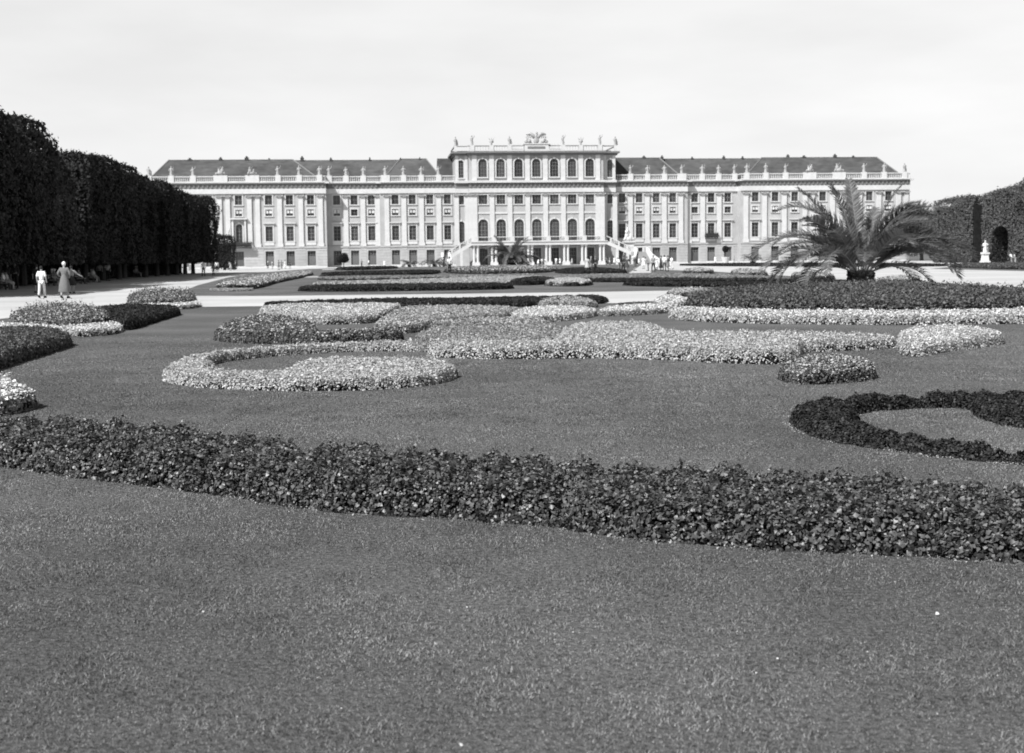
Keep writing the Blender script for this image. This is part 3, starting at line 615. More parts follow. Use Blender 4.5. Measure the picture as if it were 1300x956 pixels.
P('attic_wall', top, m_wall)
for s in (-14.1, -10.2, -6.12, -2.04, 2.04, 6.12, 10.2, 14.1): tp = MB(); tp.box(-.55, .55, -.12, .1, ZE, 24.9); P('attic_pilaster', tp, m_trim, loc=(s, -CT, 0))
for s in (-18.0, -15.9, 15.9, 18.0): tp = MB(); tp.box(-.35, .35, -.12, .1, ZE, 24.9); P('attic_pilaster', tp, m_trim, loc=(s, -ST, 0))
tc2 = MB(); tc2.box(-15.7, 15.7, -CT - .55, 12.4, 24.9, 25.35); tc2.box(-16.0, 16.0, -CT - .9, 12.6, 25.35, 25.75); tc2.box(-18.8, 18.8, -ST - .4, 12.2, 24.898, 25.348); tc2.box(-19.3, 19.3, -ST - .9, 12.4, 25.348, 25.748)
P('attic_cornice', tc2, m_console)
tb = MB(); tb.box(-15.6, 15.6, -CT - .45, -CT - .2, 26.85, 27.05); tb.box(-18.6, -15.6, -ST - .45, -ST - .2, 26.85, 27.05); tb.box(15.6, 18.6, -ST - .45, -ST - .2, 26.85, 27.05)
for sx in (-18.6, 18.35): tb.box(sx, sx + .25, -ST - .2, 12, 26.85, 27.05)
tb.box(-18.5, 18.5, 11.8, 12.0, 26.85, 27.05)
bl = MB(); k = -15.3
while k < 15.3:
    if abs(k) > 3: bl.box(k, k + .16, -CT - .4, -CT - .25, 25.75, 26.85)
    k += .62
pd = MB()
for s in (-14.6, -10.2, -6.12, 6.12, 10.2, 14.6): pd = MB(); pd.box(-.5, .5, -.55, 0, 25.75, 27.15); P('attic_pedestal', pd, m_trim, loc=(s, -CT, 0))
for s in (-18.3, 18.3): pd = MB(); pd.box(-.3, .3, -.55, -.1, 25.75, 27.1); P('attic_pedestal', pd, m_trim, loc=(s, -ST, 0))
P('attic_balustrade_rail', tb, m_console); P('attic_balusters', bl, m_stone)
em = MB(); em.box(-2.7, 2.7, -CT - .6, -CT + 1.2, 25.752, 27.3); em.box(-3.0, 3.0, -CT - .75, -CT + 1.3, 27.3, 27.5); em.box(-6.0, -3.0, -CT - .45, -CT + .4, 26.2, 27.4); em.box(3.0, 6.0, -CT - .45, -CT + .4, 26.2, 27.4)
P('emblem_base', em, m_trim)
pn = MB(); pn.box(-2.0, 2.0, -CT - .66, -CT - .6, 26.3, 26.8); P('inscription_slab', pn, m_console)
eg = MB(); y = -CT - .1
for sg in (-1, 1):
    eg.tube([(0, y, 28.3), (sg * .7, y, 29.3), (sg * 1.4, y, 29.75), (sg * 2.3, y, 29.5)], [.35, .4, .38, .12], 7)
    for q in range(4): eg.tube([(sg * (.7 + q * .4), y, 29.5), (sg * (.9 + q * .42), y, 28.6)], [.18, .07], 5)
    eg.ball((sg * 1.6, y - .1, 28.0), .5, 8); eg.tube([(sg * 1.2, y, 27.5), (sg * 1.9, y, 28.6), (sg * 2.6, y, 27.8)], [.3, .35, .2], 6); eg.ball((sg * 2.3, y, 27.9), .4, 7)
    eg.tube([(sg * .9, y, 27.5), (sg * 2.5, y, 29.0)], [.08, .05], 5)
eg.tube([(0, y, 27.5), (0, y, 28.4), (0, y, 29.3), (.15, y - .2, 29.9)], [.5, .6, .35, .18], 8); eg.ball((.1, y - .15, 29.85), .28, 8); eg.ball((0, y - .3, 28.1), .65, 9, 1, .4, 1.1)
P('eagle_emblem', eg, m_stonegrey, smooth=True)

# ---- roof sculpture meshes
def figure_mesh(v):
    m = MB(); lean = (-.12, .1, 0)[v]; H = 2.35
    m.lathe([(.46, 0), (.50, .06), (.40, .12), (.40, .5), (.34, .95), (.27, 1.22), (.36, 1.55), (.34, 1.75), (.12, 1.87), (.1, 1.93)], lean * .3, 0, 9, 1, .75)
    m.ball((lean * .3 + lean * .3, -.04, 2.08), .19, 8, 1, 1, 1.15)
    m.tube([(-.3, 0, 1.7), (-.52, -.08, 1.35), (-.3, -.3, 1.1)], [.11, .1, .08], 6)
    if v == 0: m.tube([(.3, 0, 1.7), (.6, -.05, 1.9), (.68, -.05, 2.35)], [.11, .09, .07], 6)
    elif v == 1: m.tube([(.3, 0, 1.7), (.55, -.1, 1.35), (.62, -.1, .9)], [.11, .1, .07], 6); m.tube([(.64, -.1, 0), (.64, -.1, 2.3)], .035, 5)
    else: m.tube([(.3, 0, 1.7), (.5, -.2, 1.45), (.15, -.38, 1.3)], [.11, .1, .07], 6); m.tube([(.1, .2, 1.7), (.5, .25, 1.0), (.55, .2, .1)], [.1, .22, .25], 6)
    return m.mesh('statue', True)
def trophy_mesh(v):
    m = MB(); sg = 1 if v else -1
    m.ball((0, 0, .55), .7, 9, 1.3, .6, .8); m.ball((sg * .5, 0, 1.2), .5, 8, 1, .7, 1.3); m.ball((sg * .6, -.05, 1.95), .25, 8)
    m.tube([(-sg * .9, 0, .2), (-sg * .3, 0, .9), (-sg * .5, 0, 1.7)], [.3, .28, .1], 7); m.tube([(sg * 1.2, 0, .15), (sg * .8, -.1, .9)], [.25, .22], 7)
    m.tube([(-1.1, .1, .1), (.2, .1, 2.4)], [.07, .04], 5); m.tube([(1.1, .1, .1), (-.6, .1, 2.0)], [.07, .04], 5); m.ball((-sg * 1.0, -.1, .4), .38, 8, 1, .4, 1)
    return m.mesh('trophy_group', True)
FG = [figure_mesh(i) for i in range(3)]; TG = [trophy_mesh(i) for i in range(2)]
for i, (s, t, z, big) in enumerate(roofst):
    o = link('trophy_group' if big else 'statue', TG[i % 2] if big else FG[i % 3], m_stonegrey, palace, (s, -t, z), random.uniform(-.4, .4)); o.scale = (.88, .88, random.uniform(.84, .96))
vase = MB(); vase.lathe([(.3, 0), (.12, .25), (.5, .7), (.42, 1.0), (.2, 1.15)], 0, 0, 8); vase.tube([(-.2, 0, 1), (-.7, 0, 1.7)], [.1, .04], 5); vase.tube([(.2, 0, 1), (.7, 0, 1.7)], [.1, .04], 5); vase.tube([(0, 0, 1), (0, 0, 1.8)], [.1, .04], 5)
vm = vase.mesh('vase', True)
for s, k in ((-18.3, 2), (-14.6, 0), (-10.2, 3), (-6.12, 2), (6.12, 0), (10.2, 3), (14.6, 0), (18.3, 2)):
    t = ST if abs(s) > 16 else CT
    if k == 3: link('vase', vm, m_stonegrey, palace, (s, -t - .28, 27.15))
    else: o = link('statue', FG[k], m_stonegrey, palace, (s, -t - .28, 27.1)); o.scale = (.8, .8, .9 if k else 1.0)

# ---- roofs
def hip(name, e0, e1, r0_, r1_, yf, yb, ze, zr, yr=None, label=None):
    yr = (yf + yb) / 2 if yr is None else yr; m = MB()
    m.add([(e0, yf, ze), (e1, yf, ze), (e1, yb, ze), (e0, yb, ze), (r0_, yr, zr), (r1_, yr, zr)], [(0, 1, 5, 4), (1, 2, 5), (2, 3, 4, 5), (3, 0, 4), (3, 2, 1, 0)])
    o = P(name, m, m_roof, label=label)
    f = MB(); f.tube([(r0_, yr, zr + .05), (r1_, yr, zr + .05)], .05, 5)
    for (ex, rx) in ((e0, r0_), (e1, r1_)):
        if abs(ex - rx) > 1: f.tube([(ex, yf, ze + .03), (rx, yr, zr + .05)], .13, 5)
    f.build('ridge_flashing', m_flash, o); return o
for sg in (-1, 1):
    def S(a, b): return (min(sg * a, sg * b), max(sg * a, sg * b))
    e = S(48.3, 87.6); r_ = (-83.5, -55.4) if sg < 0 else (55.4, 83.5); pav = hip('roof', e[0], e[1], r_[0], r_[1], -2.0, 22, ZE, 24.85, 7)
    e = S(30.6, 58); mid = hip('roof', e[0], e[1], e[0], e[1], .9, 19, ZE - .1, 24.72, 8.0)
    e = S(18.9, 35.3); r_ = (-30.6, -24.6) if sg < 0 else (20.2, 30.6); r4 = hip('roof', e[0] + (0 if sg < 0 else -.4), e[1] - (1.8 if sg < 0 else 0), r_[0], r_[1], 0, 18, ZE, 24.95, 7.5)
    e = S(17.5, 22.0 if sg < 0 else 19.6); hip('roof', e[0], e[1], e[0], e[1], 7, 16, ZE, 25.0, 8.5)
    for par, s, y in ((pav, 78, 7), (pav, 72, 7), (pav, 66, 7), (pav, 60, 7.4), (mid, 52, 8), (mid, 46, 8), (mid, 39, 8), (r4, 29.5, 7.5), (r4, 26.5, 7.5)):
        c = MB(); w_ = random.uniform(.2, .5); hh = random.uniform(.2, .7); c.box(-w_, w_, -.4, .4, -1.2, hh); c.box(-w_ * .5, w_ * .5, -.2, .2, -.5, hh + .3); c.build('chimney', m_bark, par, (sg * (s + random.uniform(-2, 2)), y, 24.7))
bx = MB(); bx.box(-17.5, 17.5, -2, 11.5, 25.75, 26.0); P('attic_flat_roof', bx, m_roof)

# ---- terrace, columns and stairs in front of the central block
TT = 9.0
te = MB(); te.box(-15.3, 15.3, -TT, -CT - .001, 4.55, 5.25); te.box(-15.5, 15.5, -TT - .2, -CT - .001, 5.25, 5.4); P('terrace_slab', te, m_trim)
colm = MB()
for x in (-.42, .42): colm.lathe([(.36, .7), (.36, .85), (.26, .9), (.25, 4.1), (.34, 4.3), (.38, 4.548)], x, 0, 10)
colm.box(-.85, .85, -.45, .45, 0, .7); cme = colm.mesh('column_pair')
cs = [-14.3, -10.2, -6.12, -2.04, 2.04, 6.12, 10.2, 14.3]
for s in cs: link('column_pair', cme, m_trim, palace, (s, -TT + .6, 0)); tpd = MB(); tpd.box(-.5, .5, -.1, .35, 5.4, 6.55); P('terrace_pedestal', tpd, m_trim, loc=(s, -TT, 0))
for i in range(7):
    tr = MB(); tg = MB(); a, b = cs[i] + .5, cs[i + 1] - .5; tr.box(a, b, -TT, -TT + .22, 6.3, 6.45); tr.box(a, b, -TT, -TT + .22, 5.402, 5.5); k = a + .15
    while k < b - .1: tg.box(k, k + .07, -TT + .08, -TT + .14, 5.5, 6.3); k += .2
    tg.build('railing_bars', m_iron, P('terrace_rail', tr, m_trim))
for sg in (-1, 1):
    zb = 2.1 if sg < 0 else 2.75; xe = 20.6 if sg < 0 else 20.8
    fl = MB(); n = 18
    for k in range(n):
        a = 15.3 + (xe - 15.3) * k / n; b = 15.3 + (xe - 15.3) * (k + 1) / n; z = 5.25 - (5.25 - zb) * (k + 1) / n
        lo, hi = sorted((sg * a, sg * b)); fl.box(lo, hi, -TT + .25, -TT + 3.2, z - .5, z)
    o = P('stair_flight', fl, m_steps, label='%s-hand upper flight of the terrace stairs' % ('left' if sg < 0 else 'right'))
    st = MB()
    def para(z0off, z1off, th0, th1, y0, y1, m=st):
        m.prism([(sg * 15.3, 5.25 + z0off), (sg * xe, zb + z0off), (sg * xe, zb + z1off), (sg * 15.3, 5.25 + z1off)], y0, y1)
    para(-.75, .12, 0, 0, -TT, -TT + .24); para(1.0, 1.2, 0, 0, -TT - .04, -TT + .28)
    for k in range(3): a = 15.3 + (xe - 15.3) * (k + .5) / 3; z = 5.25 - (5.25 - zb) * (k + .5) / 3; st.box(sg * a - .2, sg * a + .2, -TT - .02, -TT + .26, z + .1, z + 1.05)
    st.build('parapet', m_trim, o)
    for k in (1, 2): a = 15.3 + (xe - 15.3) * k / 2.3; z = 5.25 - (5.25 - zb) * k / 2.3; c = MB(); c.box(sg * a - .3, sg * a + .3, -TT + .01, -TT + .5, 0, z - .6); c.build('pier', m_trim, o)
    bars = MB()
    for k in range(26): a = 15.3 + (xe - 15.3) * (k + .5) / 26; z = 5.25 - (5.25 - zb) * (k + .5) / 26; bars.box(sg * a - .03, sg * a + .03, -TT + .08, -TT + .14, z + .1, z + 1.02)
    bars.build('railing_bars', m_iron, o)
    # landing and lower flight
    ld = MB(); lo, hi = sorted((sg * xe, sg * (xe + (4.6 if sg > 0 else 1.4)))); ld.box(lo, hi, -TT - 1.2, -TT + 3.2, 0, zb); o2 = P('stair_landing', ld, m_steps)
    lf = MB(); y1 = -TT - 1.2; n = 14; wa, wb = (21.9, 24.0) if sg > 0 else (20.7, 21.7)
    for k in range(n):
        z = zb * (n - k) / (n + 1); lf.box(min(sg * wa, sg * wb) - k * .03, max(sg * wa, sg * wb) + k * .03, y1 - .34 * (k + 1), y1 - .34 * k - .001, 0, z)
    o3 = P('lower_stair_flight', lf, m_steps)
    ye = y1 - .34 * n
    for (xa, xb) in (((wa, wa - 1.5), (wb, wb + 2.2)) if sg > 0 else ((wa, wa - .2), (wb, wb + .5))):
        pp = MB(); oo = .55 if xb > xa else -.55
        xa += (.03 * n * 0); prev = None
        for q in range(7):
            f = q / 6; x = xa + (xb - xa) * f ** 1.6; yy = y1 + (ye - y1) * f; z = zb + .95 - (zb + .1) * (f ** .85)
            cur = (x, yy, z)
            if prev: pp.hexa([(sg * prev[0], prev[1], 0), (sg * (prev[0] + oo), prev[1], 0), (sg * (cur[0] + oo), cur[1], 0), (sg * cur[0], cur[1], 0)] if (sg * oo > 0) else [(sg * (prev[0] + oo), prev[1], 0), (sg * prev[0], prev[1], 0), (sg * cur[0], cur[1], 0), (sg * (cur[0] + oo), cur[1], 0)],
                             [(sg * prev[0], prev[1], prev[2]), (sg * (prev[0] + oo), prev[1], prev[2]), (sg * (cur[0] + oo), cur[1], cur[2]), (sg * cur[0], cur[1], cur[2])] if (sg * oo > 0) else [(sg * (prev[0] + oo), prev[1], prev[2]), (sg * prev[0], prev[1], prev[2]), (sg * cur[0], cur[1], cur[2]), (sg * (cur[0] + oo), cur[1], cur[2])])
            prev = cur
        pp.box(min(sg * (xb - .1), sg * (xb + oo + .1)), max(sg * (xb - .1), sg * (xb + oo + .1)), ye - .6, ye + .1, 0, 1.25); pp.ball((sg * (xb + oo / 2), ye - .25, 1.5), .32, 8)
        pp.build('flared_parapet', m_trim, o3)
    if sg > 0:
        lp = MB(); yb = -TT + .02
        for x in (21.0, 22.2, 23.6, 25.0): lp.box(x - .2, x + .2, yb - .25, yb, zb, zb + 1.0)
        lp.box(20.8, 25.4, yb - .3, yb + .02, zb + 1.0, zb + 1.25); lp.build('landing_parapet', m_trim, o2)
# iron balconies
def balcony(s, t, z, w_, d, label):
    m = MB(); m.box(-w_ / 2, w_ / 2, -d, -.1, -.3, 0); m.box(-w_ / 2 + .05, w_ / 2 - .05, -d + .08, -d + .1, .05, .95); m.box(-w_ / 2, w_ / 2, -d, -d + .06, 1.05, 1.13)
    n = int(w_ / .14)
    for k in range(n + 1): x = -w_ / 2 + w_ * k / n; m.tube([(x, -d + .03, 0), (x, -d - .18, .35), (x, -d + .03, 1.05)], .035, 4)
    for sx in (-1, 1):
        for k in range(5): yy = -d + d * k / 5; m.tube([(sx * w_ / 2, yy, 0), (sx * (w_ / 2 + .14), yy, .35), (sx * w_ / 2, yy, 1.05)], .035, 4)
        m.box(sx * w_ / 2 - .04, sx * w_ / 2 + .04, -d, -.1, 1.05, 1.13)
    P('balcony', m, m_iron, loc=(s, -t, z), label=label)
balcony(-67.1, 3.2, 4.75, 5.4, 1.2, 'wide dark iron balcony of the left pavilion'); balcony(67.1, 3.2, 4.75, 5.4, 1.2, 'wide dark iron balcony of the right pavilion')
balcony(41.4, .2, 5.9, 2.9, .9, 'bowed dark iron balcony on the right wing')
for sg in (-1, 1):
    c = sg * 67.1; por = MB(); por.box(c - 1.6, c - 1.2, -3.6, -3.0, 5.0, 10.9); por.box(c + 1.2, c + 1.6, -3.6, -3.0, 5.0, 10.9); por.box(c - 1.9, c + 1.9, -3.9, -3.0, 10.9, 11.2); P('balcony_portal', por, m_trim)
# ------------------------------------------------------------------ trees
def box_tree_meshes(seed, W=8.4, Dp=6.0, H=10.4, zb=1.6, leaf=.26, n=15000, loose=False):
    """clipped tree: a flat-sided crown; leaves spread over and a little inside its faces"""
    r = np.random.default_rng(seed)
    def disp(p):                            # uneven faces and top
        return .45 * (vnoise(p[:, 0] + p[:, 2] * .7 + seed * 13, p[:, 1] + p[:, 2], 1.3) - .5) + 1.1 * (vnoise(p[:, 0] + seed * 7, p[:, 2] + p[:, 1] * 2, 3.1) - .5)
    areas = [W * (H - zb)] * 2 + [Dp * (H - zb)] * 2 + [W * Dp * 1.3]; areas = np.array(areas); k = r.choice(5, n, p=areas / areas.sum())
    u, v = r.uniform(-.5, .5, n), r.uniform(0, 1, n); Pt = np.zeros((n, 3)); Nn = np.zeros((n, 3))
    for f, (ax, sg) in enumerate(((1, -1), (1, 1), (0, -1), (0, 1))):
        q = k == f
        if ax == 1: Pt[q] = np.stack([u[q] * W, np.full(q.sum(), sg * Dp / 2), zb + v[q] * (H - zb)], 1); Nn[q] = [0, sg, .25]
        else: Pt[q] = np.stack([np.full(q.sum(), sg * W / 2), u[q] * Dp, zb + v[q] * (H - zb)], 1); Nn[q] = [sg, 0, .25]
    q = k == 4; Pt[q] = np.stack([u[q] * W, (v[q] - .5) * Dp, np.full(q.sum(), H)], 1); Nn[q] = [0, 0, 1]
    # round the shoulders
    if loose:
        tl = np.clip((Pt[:, 2] - (H - 4.6)) / 4.6, 0, 1); Pt[:, 0] *= 1 - .6 * tl ** 1.6; Pt[:, 1] *= 1 - .35 * tl ** 2; Pt[:, :2] += Nn[:, :2] * (.9 * (vnoise(Pt[:, 0] * 1.0 + 3, Pt[:, 2], 1.8) - .5))[:, None]
    tz = np.clip((Pt[:, 2] - (H - 1.8)) / 1.8, 0, 1); Pt[:, 0] *= 1 - .30 * tz ** 2; Pt[:, 1] *= 1 - .22 * tz ** 2
    edge = np.maximum(abs(Pt[:, 0]) / (W / 2), abs(Pt[:, 1]) / (Dp / 2)); Pt[:, 2] -= q * np.clip(edge - .6, 0, 1) * 1.3
    Pt += Nn * (disp(Pt) + np.abs(r.normal(0, .16, n)) * (r.uniform(0, 1, n) < .3) - .1)[:, None]
    crown = leaf_mesh('crown', Pt, Nn, leaf, .5)
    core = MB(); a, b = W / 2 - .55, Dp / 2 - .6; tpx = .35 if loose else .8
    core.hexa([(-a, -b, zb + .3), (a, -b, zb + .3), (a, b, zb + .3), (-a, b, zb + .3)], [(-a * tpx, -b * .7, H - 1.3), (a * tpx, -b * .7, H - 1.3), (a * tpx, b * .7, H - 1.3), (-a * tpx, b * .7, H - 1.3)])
    tk = MB(); tk.tube([(0, 0, 0), (.05, 0, 1.5), (0, .05, 3.5), (.1, 0, 6)], [.3, .24, .2, .12], 8)
    for j in range(6):
        aa = j * 1.05; tk.tube([(0, 0, 1.6 + j * .25), (math.cos(aa) * 1.4, math.sin(aa) * 1.1, 3.0 + j * .4), (math.cos(aa) * 2.4, math.sin(aa) * 1.7, 5 + j * .5)], [.12, .08, .04], 5)
    return crown, core.mesh('inner_foliage'), tk.mesh('trunk')
LT = box_tree_meshes(9, W=11.0, Dp=6.4, H=10.7, n=20000, loose=True)
BT = [box_tree_meshes(s, H=h) for s, h in ((1, 10.4), (2, 10.9), (3, 10.0), (4, 10.6))]
def put_tree(name, ms, loc, rz, scale, label, group, lm, cm, cat='tree'):
    root = empty(name, loc, rz, label, cat, group)
    root.scale = scale
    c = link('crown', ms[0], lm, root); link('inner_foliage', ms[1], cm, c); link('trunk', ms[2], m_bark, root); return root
# the left row: its face runs along the palace axis
rowA = G(0, 371)[:2] - np.array([0, 0])
def rowpos(dist, off):                      # dist along the row from the point level with the left photo edge; off: to the left of the face
    return rowA + rowdir * dist + np.array([-math.cos(TH), -math.sin(TH)]) * off
ordn = ['first', 'second', 'third', 'fourth', 'fifth', 'sixth', 'seventh', 'eighth', 'ninth', 'tenth', 'eleventh', 'twelfth', 'thirteenth', 'fourteenth', 'fifteenth', 'sixteenth', 'seventeenth', 'eighteenth']
tops = {-3: 1.0, -2: 1.0, -1: 1.0, 0: 1.02, 1: 1.01, 2: .99, 3: .96, 4: 1.01, 5: .97, 6: 1.0, 7: .98, 8: 1.0, 9: .97, 10: 1.0, 11: .95, 12: .98, 13: .97, 14: .97}
for i in range(-2, 14):
    p = rowpos(4 + i * 8.2 + (0 if i < 2 else 2.4 if i == 2 else 4.4), 3.2 + (0.9 if i in (2, 7) else 0))
    sc = tops.get(i, 1.0) * random.uniform(.98, 1.03); gap = 1.0 if i == 2 else .93 if i in (1, 3, 6, 10) else 1.03
    put_tree('clipped_tree', LT if i == 2 else BT[i % 4], (p[0], p[1], 0), TH + math.pi / 2 + (math.pi if i % 3 == 0 and i else 0), (gap, 1, sc),
             ('%s tall %s tree of the left row, counting from the left photo edge' % (ordn[i + 1], 'loose-leaved round-topped' if i == 2 else 'clipped dark')) if i >= -1 else 'tall clipped tree of the left row just beyond the left photo edge', 'clipped trees along the left walk', m_loose if i == 2 else m_tree, m_core)
# dark clipped hedge under and behind the row
def hedge_run(name, label, path, h, th, leaf, lm, cm, z0=0, cat='hedge', rise=None, dens=1.0, arch=None):
    """a clipped wall of foliage along a polyline; arch = (distance, width, height) leaves a round-headed passage"""
    pts = [np.array(p, float) for p in path]; c = sum(pts) / len(pts)
    root = empty(name, (c[0], c[1], 0), 0, label, cat)
    V = []; Nn = []; core = MB(); acc = 0
    for i in range(len(pts) - 1):
        a, b = pts[i] - c, pts[i + 1] - c; L = np.hypot(*(b - a)); d = (b - a) / L; nrm = np.array([d[1], -d[0]])
        h0 = h if np.isscalar(h) else h[i]; h1 = h if np.isscalar(h) else h[i + 1]
        n = int(L * max(h0, h1) * 2.6 * dens / (leaf * leaf * .35))
        u = rng.uniform(0, L, n); side = rng.choice([-1, 1, 0], n, p=[.3, .5, .2]); hh = h0 + (h1 - h0) * u / L + .5 * (vnoise(u + acc, u * 0 + i, 2.1) - .5)
        v = rng.uniform(z0, 1, n) * hh; w_ = rng.uniform(-.5, .5, n) * th
        hh = np.where(side == 0, hh + rng.normal(0, .22, n) - .9 * np.abs(w_ / th * 2) ** 3, hh); off = np.where(side == 0, w_, side * th / 2 + .25 * (vnoise(u + acc, v, 1.2) - .5) * side); z = np.where(side == 0, hh, v)
        N3 = np.stack([nrm[0] * side, nrm[1] * side, np.where(side == 0, 1.0, .25)], 1)
        Pt = np.stack([a[0] + d[0] * u + nrm[0] * off, a[1] + d[1] * u + nrm[1] * off, z], 1)
        ok = np.ones(n, bool)
        segs = [(0, L)]
        if arch and acc <= arch[0] < acc + L:
            q = arch[0] - acc; hw = arch[1] / 2; zt = arch[2] - hw
            ok = ~((abs(u - q) < hw) & (z < zt + np.sqrt(np.maximum(hw * hw - (u - q) ** 2, 0))))
            segs = [(0, q - hw - .3), (q + hw + .3, L)]
            m0 = a + d * (q - hw - .3); m1 = a + d * (q + hw + .3); t2 = nrm * (th / 2 - .3); zz = arch[2] + .35
            core.hexa([(*(m0 + t2), zz), (*(m1 + t2), zz), (*(m1 - t2), zz), (*(m0 - t2), zz)], [(*(m0 + t2), h0 - .4), (*(m1 + t2), h0 - .4), (*(m1 - t2), h0 - .4), (*(m0 - t2), h0 - .4)])
            for sgn in (-1, 1):             # corner fillings of the round head
                pr = [(sgn * hw + sgn * .3, zt), (sgn * (hw + .05), zt)] + [(sgn * (hw + .1) * math.cos(k * math.pi / 12), zt + (hw + .1) * math.sin(k * math.pi / 12)) for k in range(7)] + [(0, zz + .05), (sgn * (hw + .3), zz + .05)]
                n0 = len(core.v); vs = [(*(a + d * (q + x) + t2), z_) for x, z_ in pr] + [(*(a + d * (q + x) - t2), z_) for x, z_ in pr]; k_ = len(pr)
                core.add(vs, [tuple(range(k_)), tuple(range(2 * k_ - 1, k_ - 1, -1))] + [(j, j + k_, (j + 1) % k_ + k_, (j + 1) % k_) for j in range(k_)])
            # foliage lining the passage
            nl = 5000; ang = rng.uniform(0, 1, nl); ww = rng.uniform(-.5, .5, nl) * th
            per_ = 2 * zt + math.pi * hw; s_ = ang * per_
            lx = np.where(s_ < zt, -hw, np.where(s_ > zt + math.pi * hw, hw, -hw * np.cos((s_ - zt) / hw))); lz = np.where(s_ < zt, s_, np.where(s_ > zt + math.pi * hw, s_ - zt - math.pi * hw, zt + hw * np.sin(np.clip((s_ - zt) / hw, 0, math.pi))))
            V.append(np.stack([a[0] + d[0] * (q + lx) + nrm[0] * ww, a[1] + d[1] * (q + lx) + nrm[1] * ww, lz], 1)); Nn.append(np.stack([-d[0] * lx / hw, -d[1] * lx / hw, -np.ones(nl) * .3], 1))
        V.append(Pt[ok]); Nn.append(N3[ok])
        for (s0, s1) in segs:
            if s1 - s0 < .5: continue
            q0, q1 = a + d * s0, a + d * s1; t2 = nrm * (th / 2 - .3); e0 = h0 + (h1 - h0) * s0 / L - 1.3; e1 = h0 + (h1 - h0) * s1 / L - 1.3
            core.hexa([(*(q0 + t2), z0), (*(q1 + t2), z0), (*(q1 - t2), z0), (*(q0 - t2), z0)], [(*(q0 + t2), e0), (*(q1 + t2), e1), (*(q1 - t2), e1), (*(q0 - t2), e0)])
        acc += L
    V = np.concatenate(V); Nn = np.concatenate(Nn)
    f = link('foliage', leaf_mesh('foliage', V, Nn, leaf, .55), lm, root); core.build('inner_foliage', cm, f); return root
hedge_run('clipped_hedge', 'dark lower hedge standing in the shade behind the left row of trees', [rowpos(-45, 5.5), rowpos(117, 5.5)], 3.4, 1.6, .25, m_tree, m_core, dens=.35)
# small tree at the far end of the left row, and other free trees
def round_tree_meshes(seed, R=2.6, H=6.2, leaf=.2, n=14000, squash=1.0):
    r = np.random.default_rng(seed); lobes = [(r.normal(0, R * .38), r.normal(0, R * .38), H - R * squash + r.normal(0, R * .35), R * r.uniform(.45, .75)) for _ in range(11)]
    Pt = []; Nn = []
    for (cx, cy, cz, rr) in lobes:
        k = int(n * rr * rr / sum(l[3] ** 2 for l in lobes)); d = r.normal(0, 1, (k, 3)); d /= np.linalg.norm(d, axis=1, keepdims=True)
        Pt.append(np.array([cx, cy, cz]) + d * rr * (r.uniform(.72, 1.04, k)[:, None]) * [1, 1, squash]); Nn.append(d + [0, 0, .3])
    Pt = np.concatenate(Pt); Nn = np.concatenate(Nn); core = MB()
    for (cx, cy, cz, rr) in lobes: core.ball((cx, cy, cz), rr * .72, 8, 1, 1, squash)
    tk = MB(); tk.tube([(0, 0, 0), (.05, 0, H * .3), (0, .05, H * .6)], [R * .09, R * .07, R * .04], 8)
    for l in lobes[:7]: tk.tube([(0, 0, H * .3), (l[0] * .5, l[1] * .5, (H * .35 + l[2]) / 2), (l[0], l[1], l[2])], [R * .04, R * .03, R * .015], 5)
    return leaf_mesh('crown', Pt, Nn, leaf, .6), core.mesh('inner_foliage', True), tk.mesh('trunk')
RT = [round_tree_meshes(11), round_tree_meshes(12, 2.4, 6.4), round_tree_meshes(13, 6.5, 15, .4, 30000), round_tree_meshes(14, 6, 13.5, .4, 30000)]
def free_tree(ms, px, dist, label, sc=1.0, lm=None, cm=None, group=None, rz=0, name='leafy_tree'):
    p = ray_at(px, 330, dist); return put_tree(name, ms, (p[0], p[1], 0), rz, (sc, sc, sc), label, group, lm or m_tree, cm or m_core)
tq = ray_at(285, 330, 262); put_tree('clipped_tree', box_tree_meshes(5, W=3.9, Dp=3.6, H=6.2, zb=.15, n=7000, leaf=.22), (tq[0], tq[1], 0), TH, (1, 1, 1), 'small clipped tree standing alone at the far end of the left row', None, m_tree, m_core)
free_tree(RT[1], 436, 300, 'little round tree in front of the shaded recess of the left wing', .5)
# right side: clipped hedge wall with an arch and taller trees behind it
hA = ray_at(1196, 330, 252)[:2]; hB = ray_at(1247, 330, 241)[:2]; hC = ray_at(1256, 330, 236)[:2]; hD = ray_at(1330, 330, 226)[:2]; hE = ray_at(1450, 330, 185)[:2]
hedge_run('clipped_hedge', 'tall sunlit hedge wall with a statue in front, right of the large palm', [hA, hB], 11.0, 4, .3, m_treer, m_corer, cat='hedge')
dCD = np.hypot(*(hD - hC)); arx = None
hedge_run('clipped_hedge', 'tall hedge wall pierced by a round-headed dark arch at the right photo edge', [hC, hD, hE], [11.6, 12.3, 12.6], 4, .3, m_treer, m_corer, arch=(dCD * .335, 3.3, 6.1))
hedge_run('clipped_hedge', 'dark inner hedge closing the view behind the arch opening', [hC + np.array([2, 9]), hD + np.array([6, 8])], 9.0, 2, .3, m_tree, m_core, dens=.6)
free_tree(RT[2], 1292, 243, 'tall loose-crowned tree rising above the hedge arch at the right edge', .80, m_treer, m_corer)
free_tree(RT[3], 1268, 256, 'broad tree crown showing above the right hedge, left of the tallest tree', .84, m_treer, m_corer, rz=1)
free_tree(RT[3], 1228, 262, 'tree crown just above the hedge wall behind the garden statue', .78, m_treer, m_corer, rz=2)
free_tree(RT[2], 1170, 330, 'dark round tree between palace end and right hedge, behind the palm fronds', .76, m_tree, m_core, rz=3)
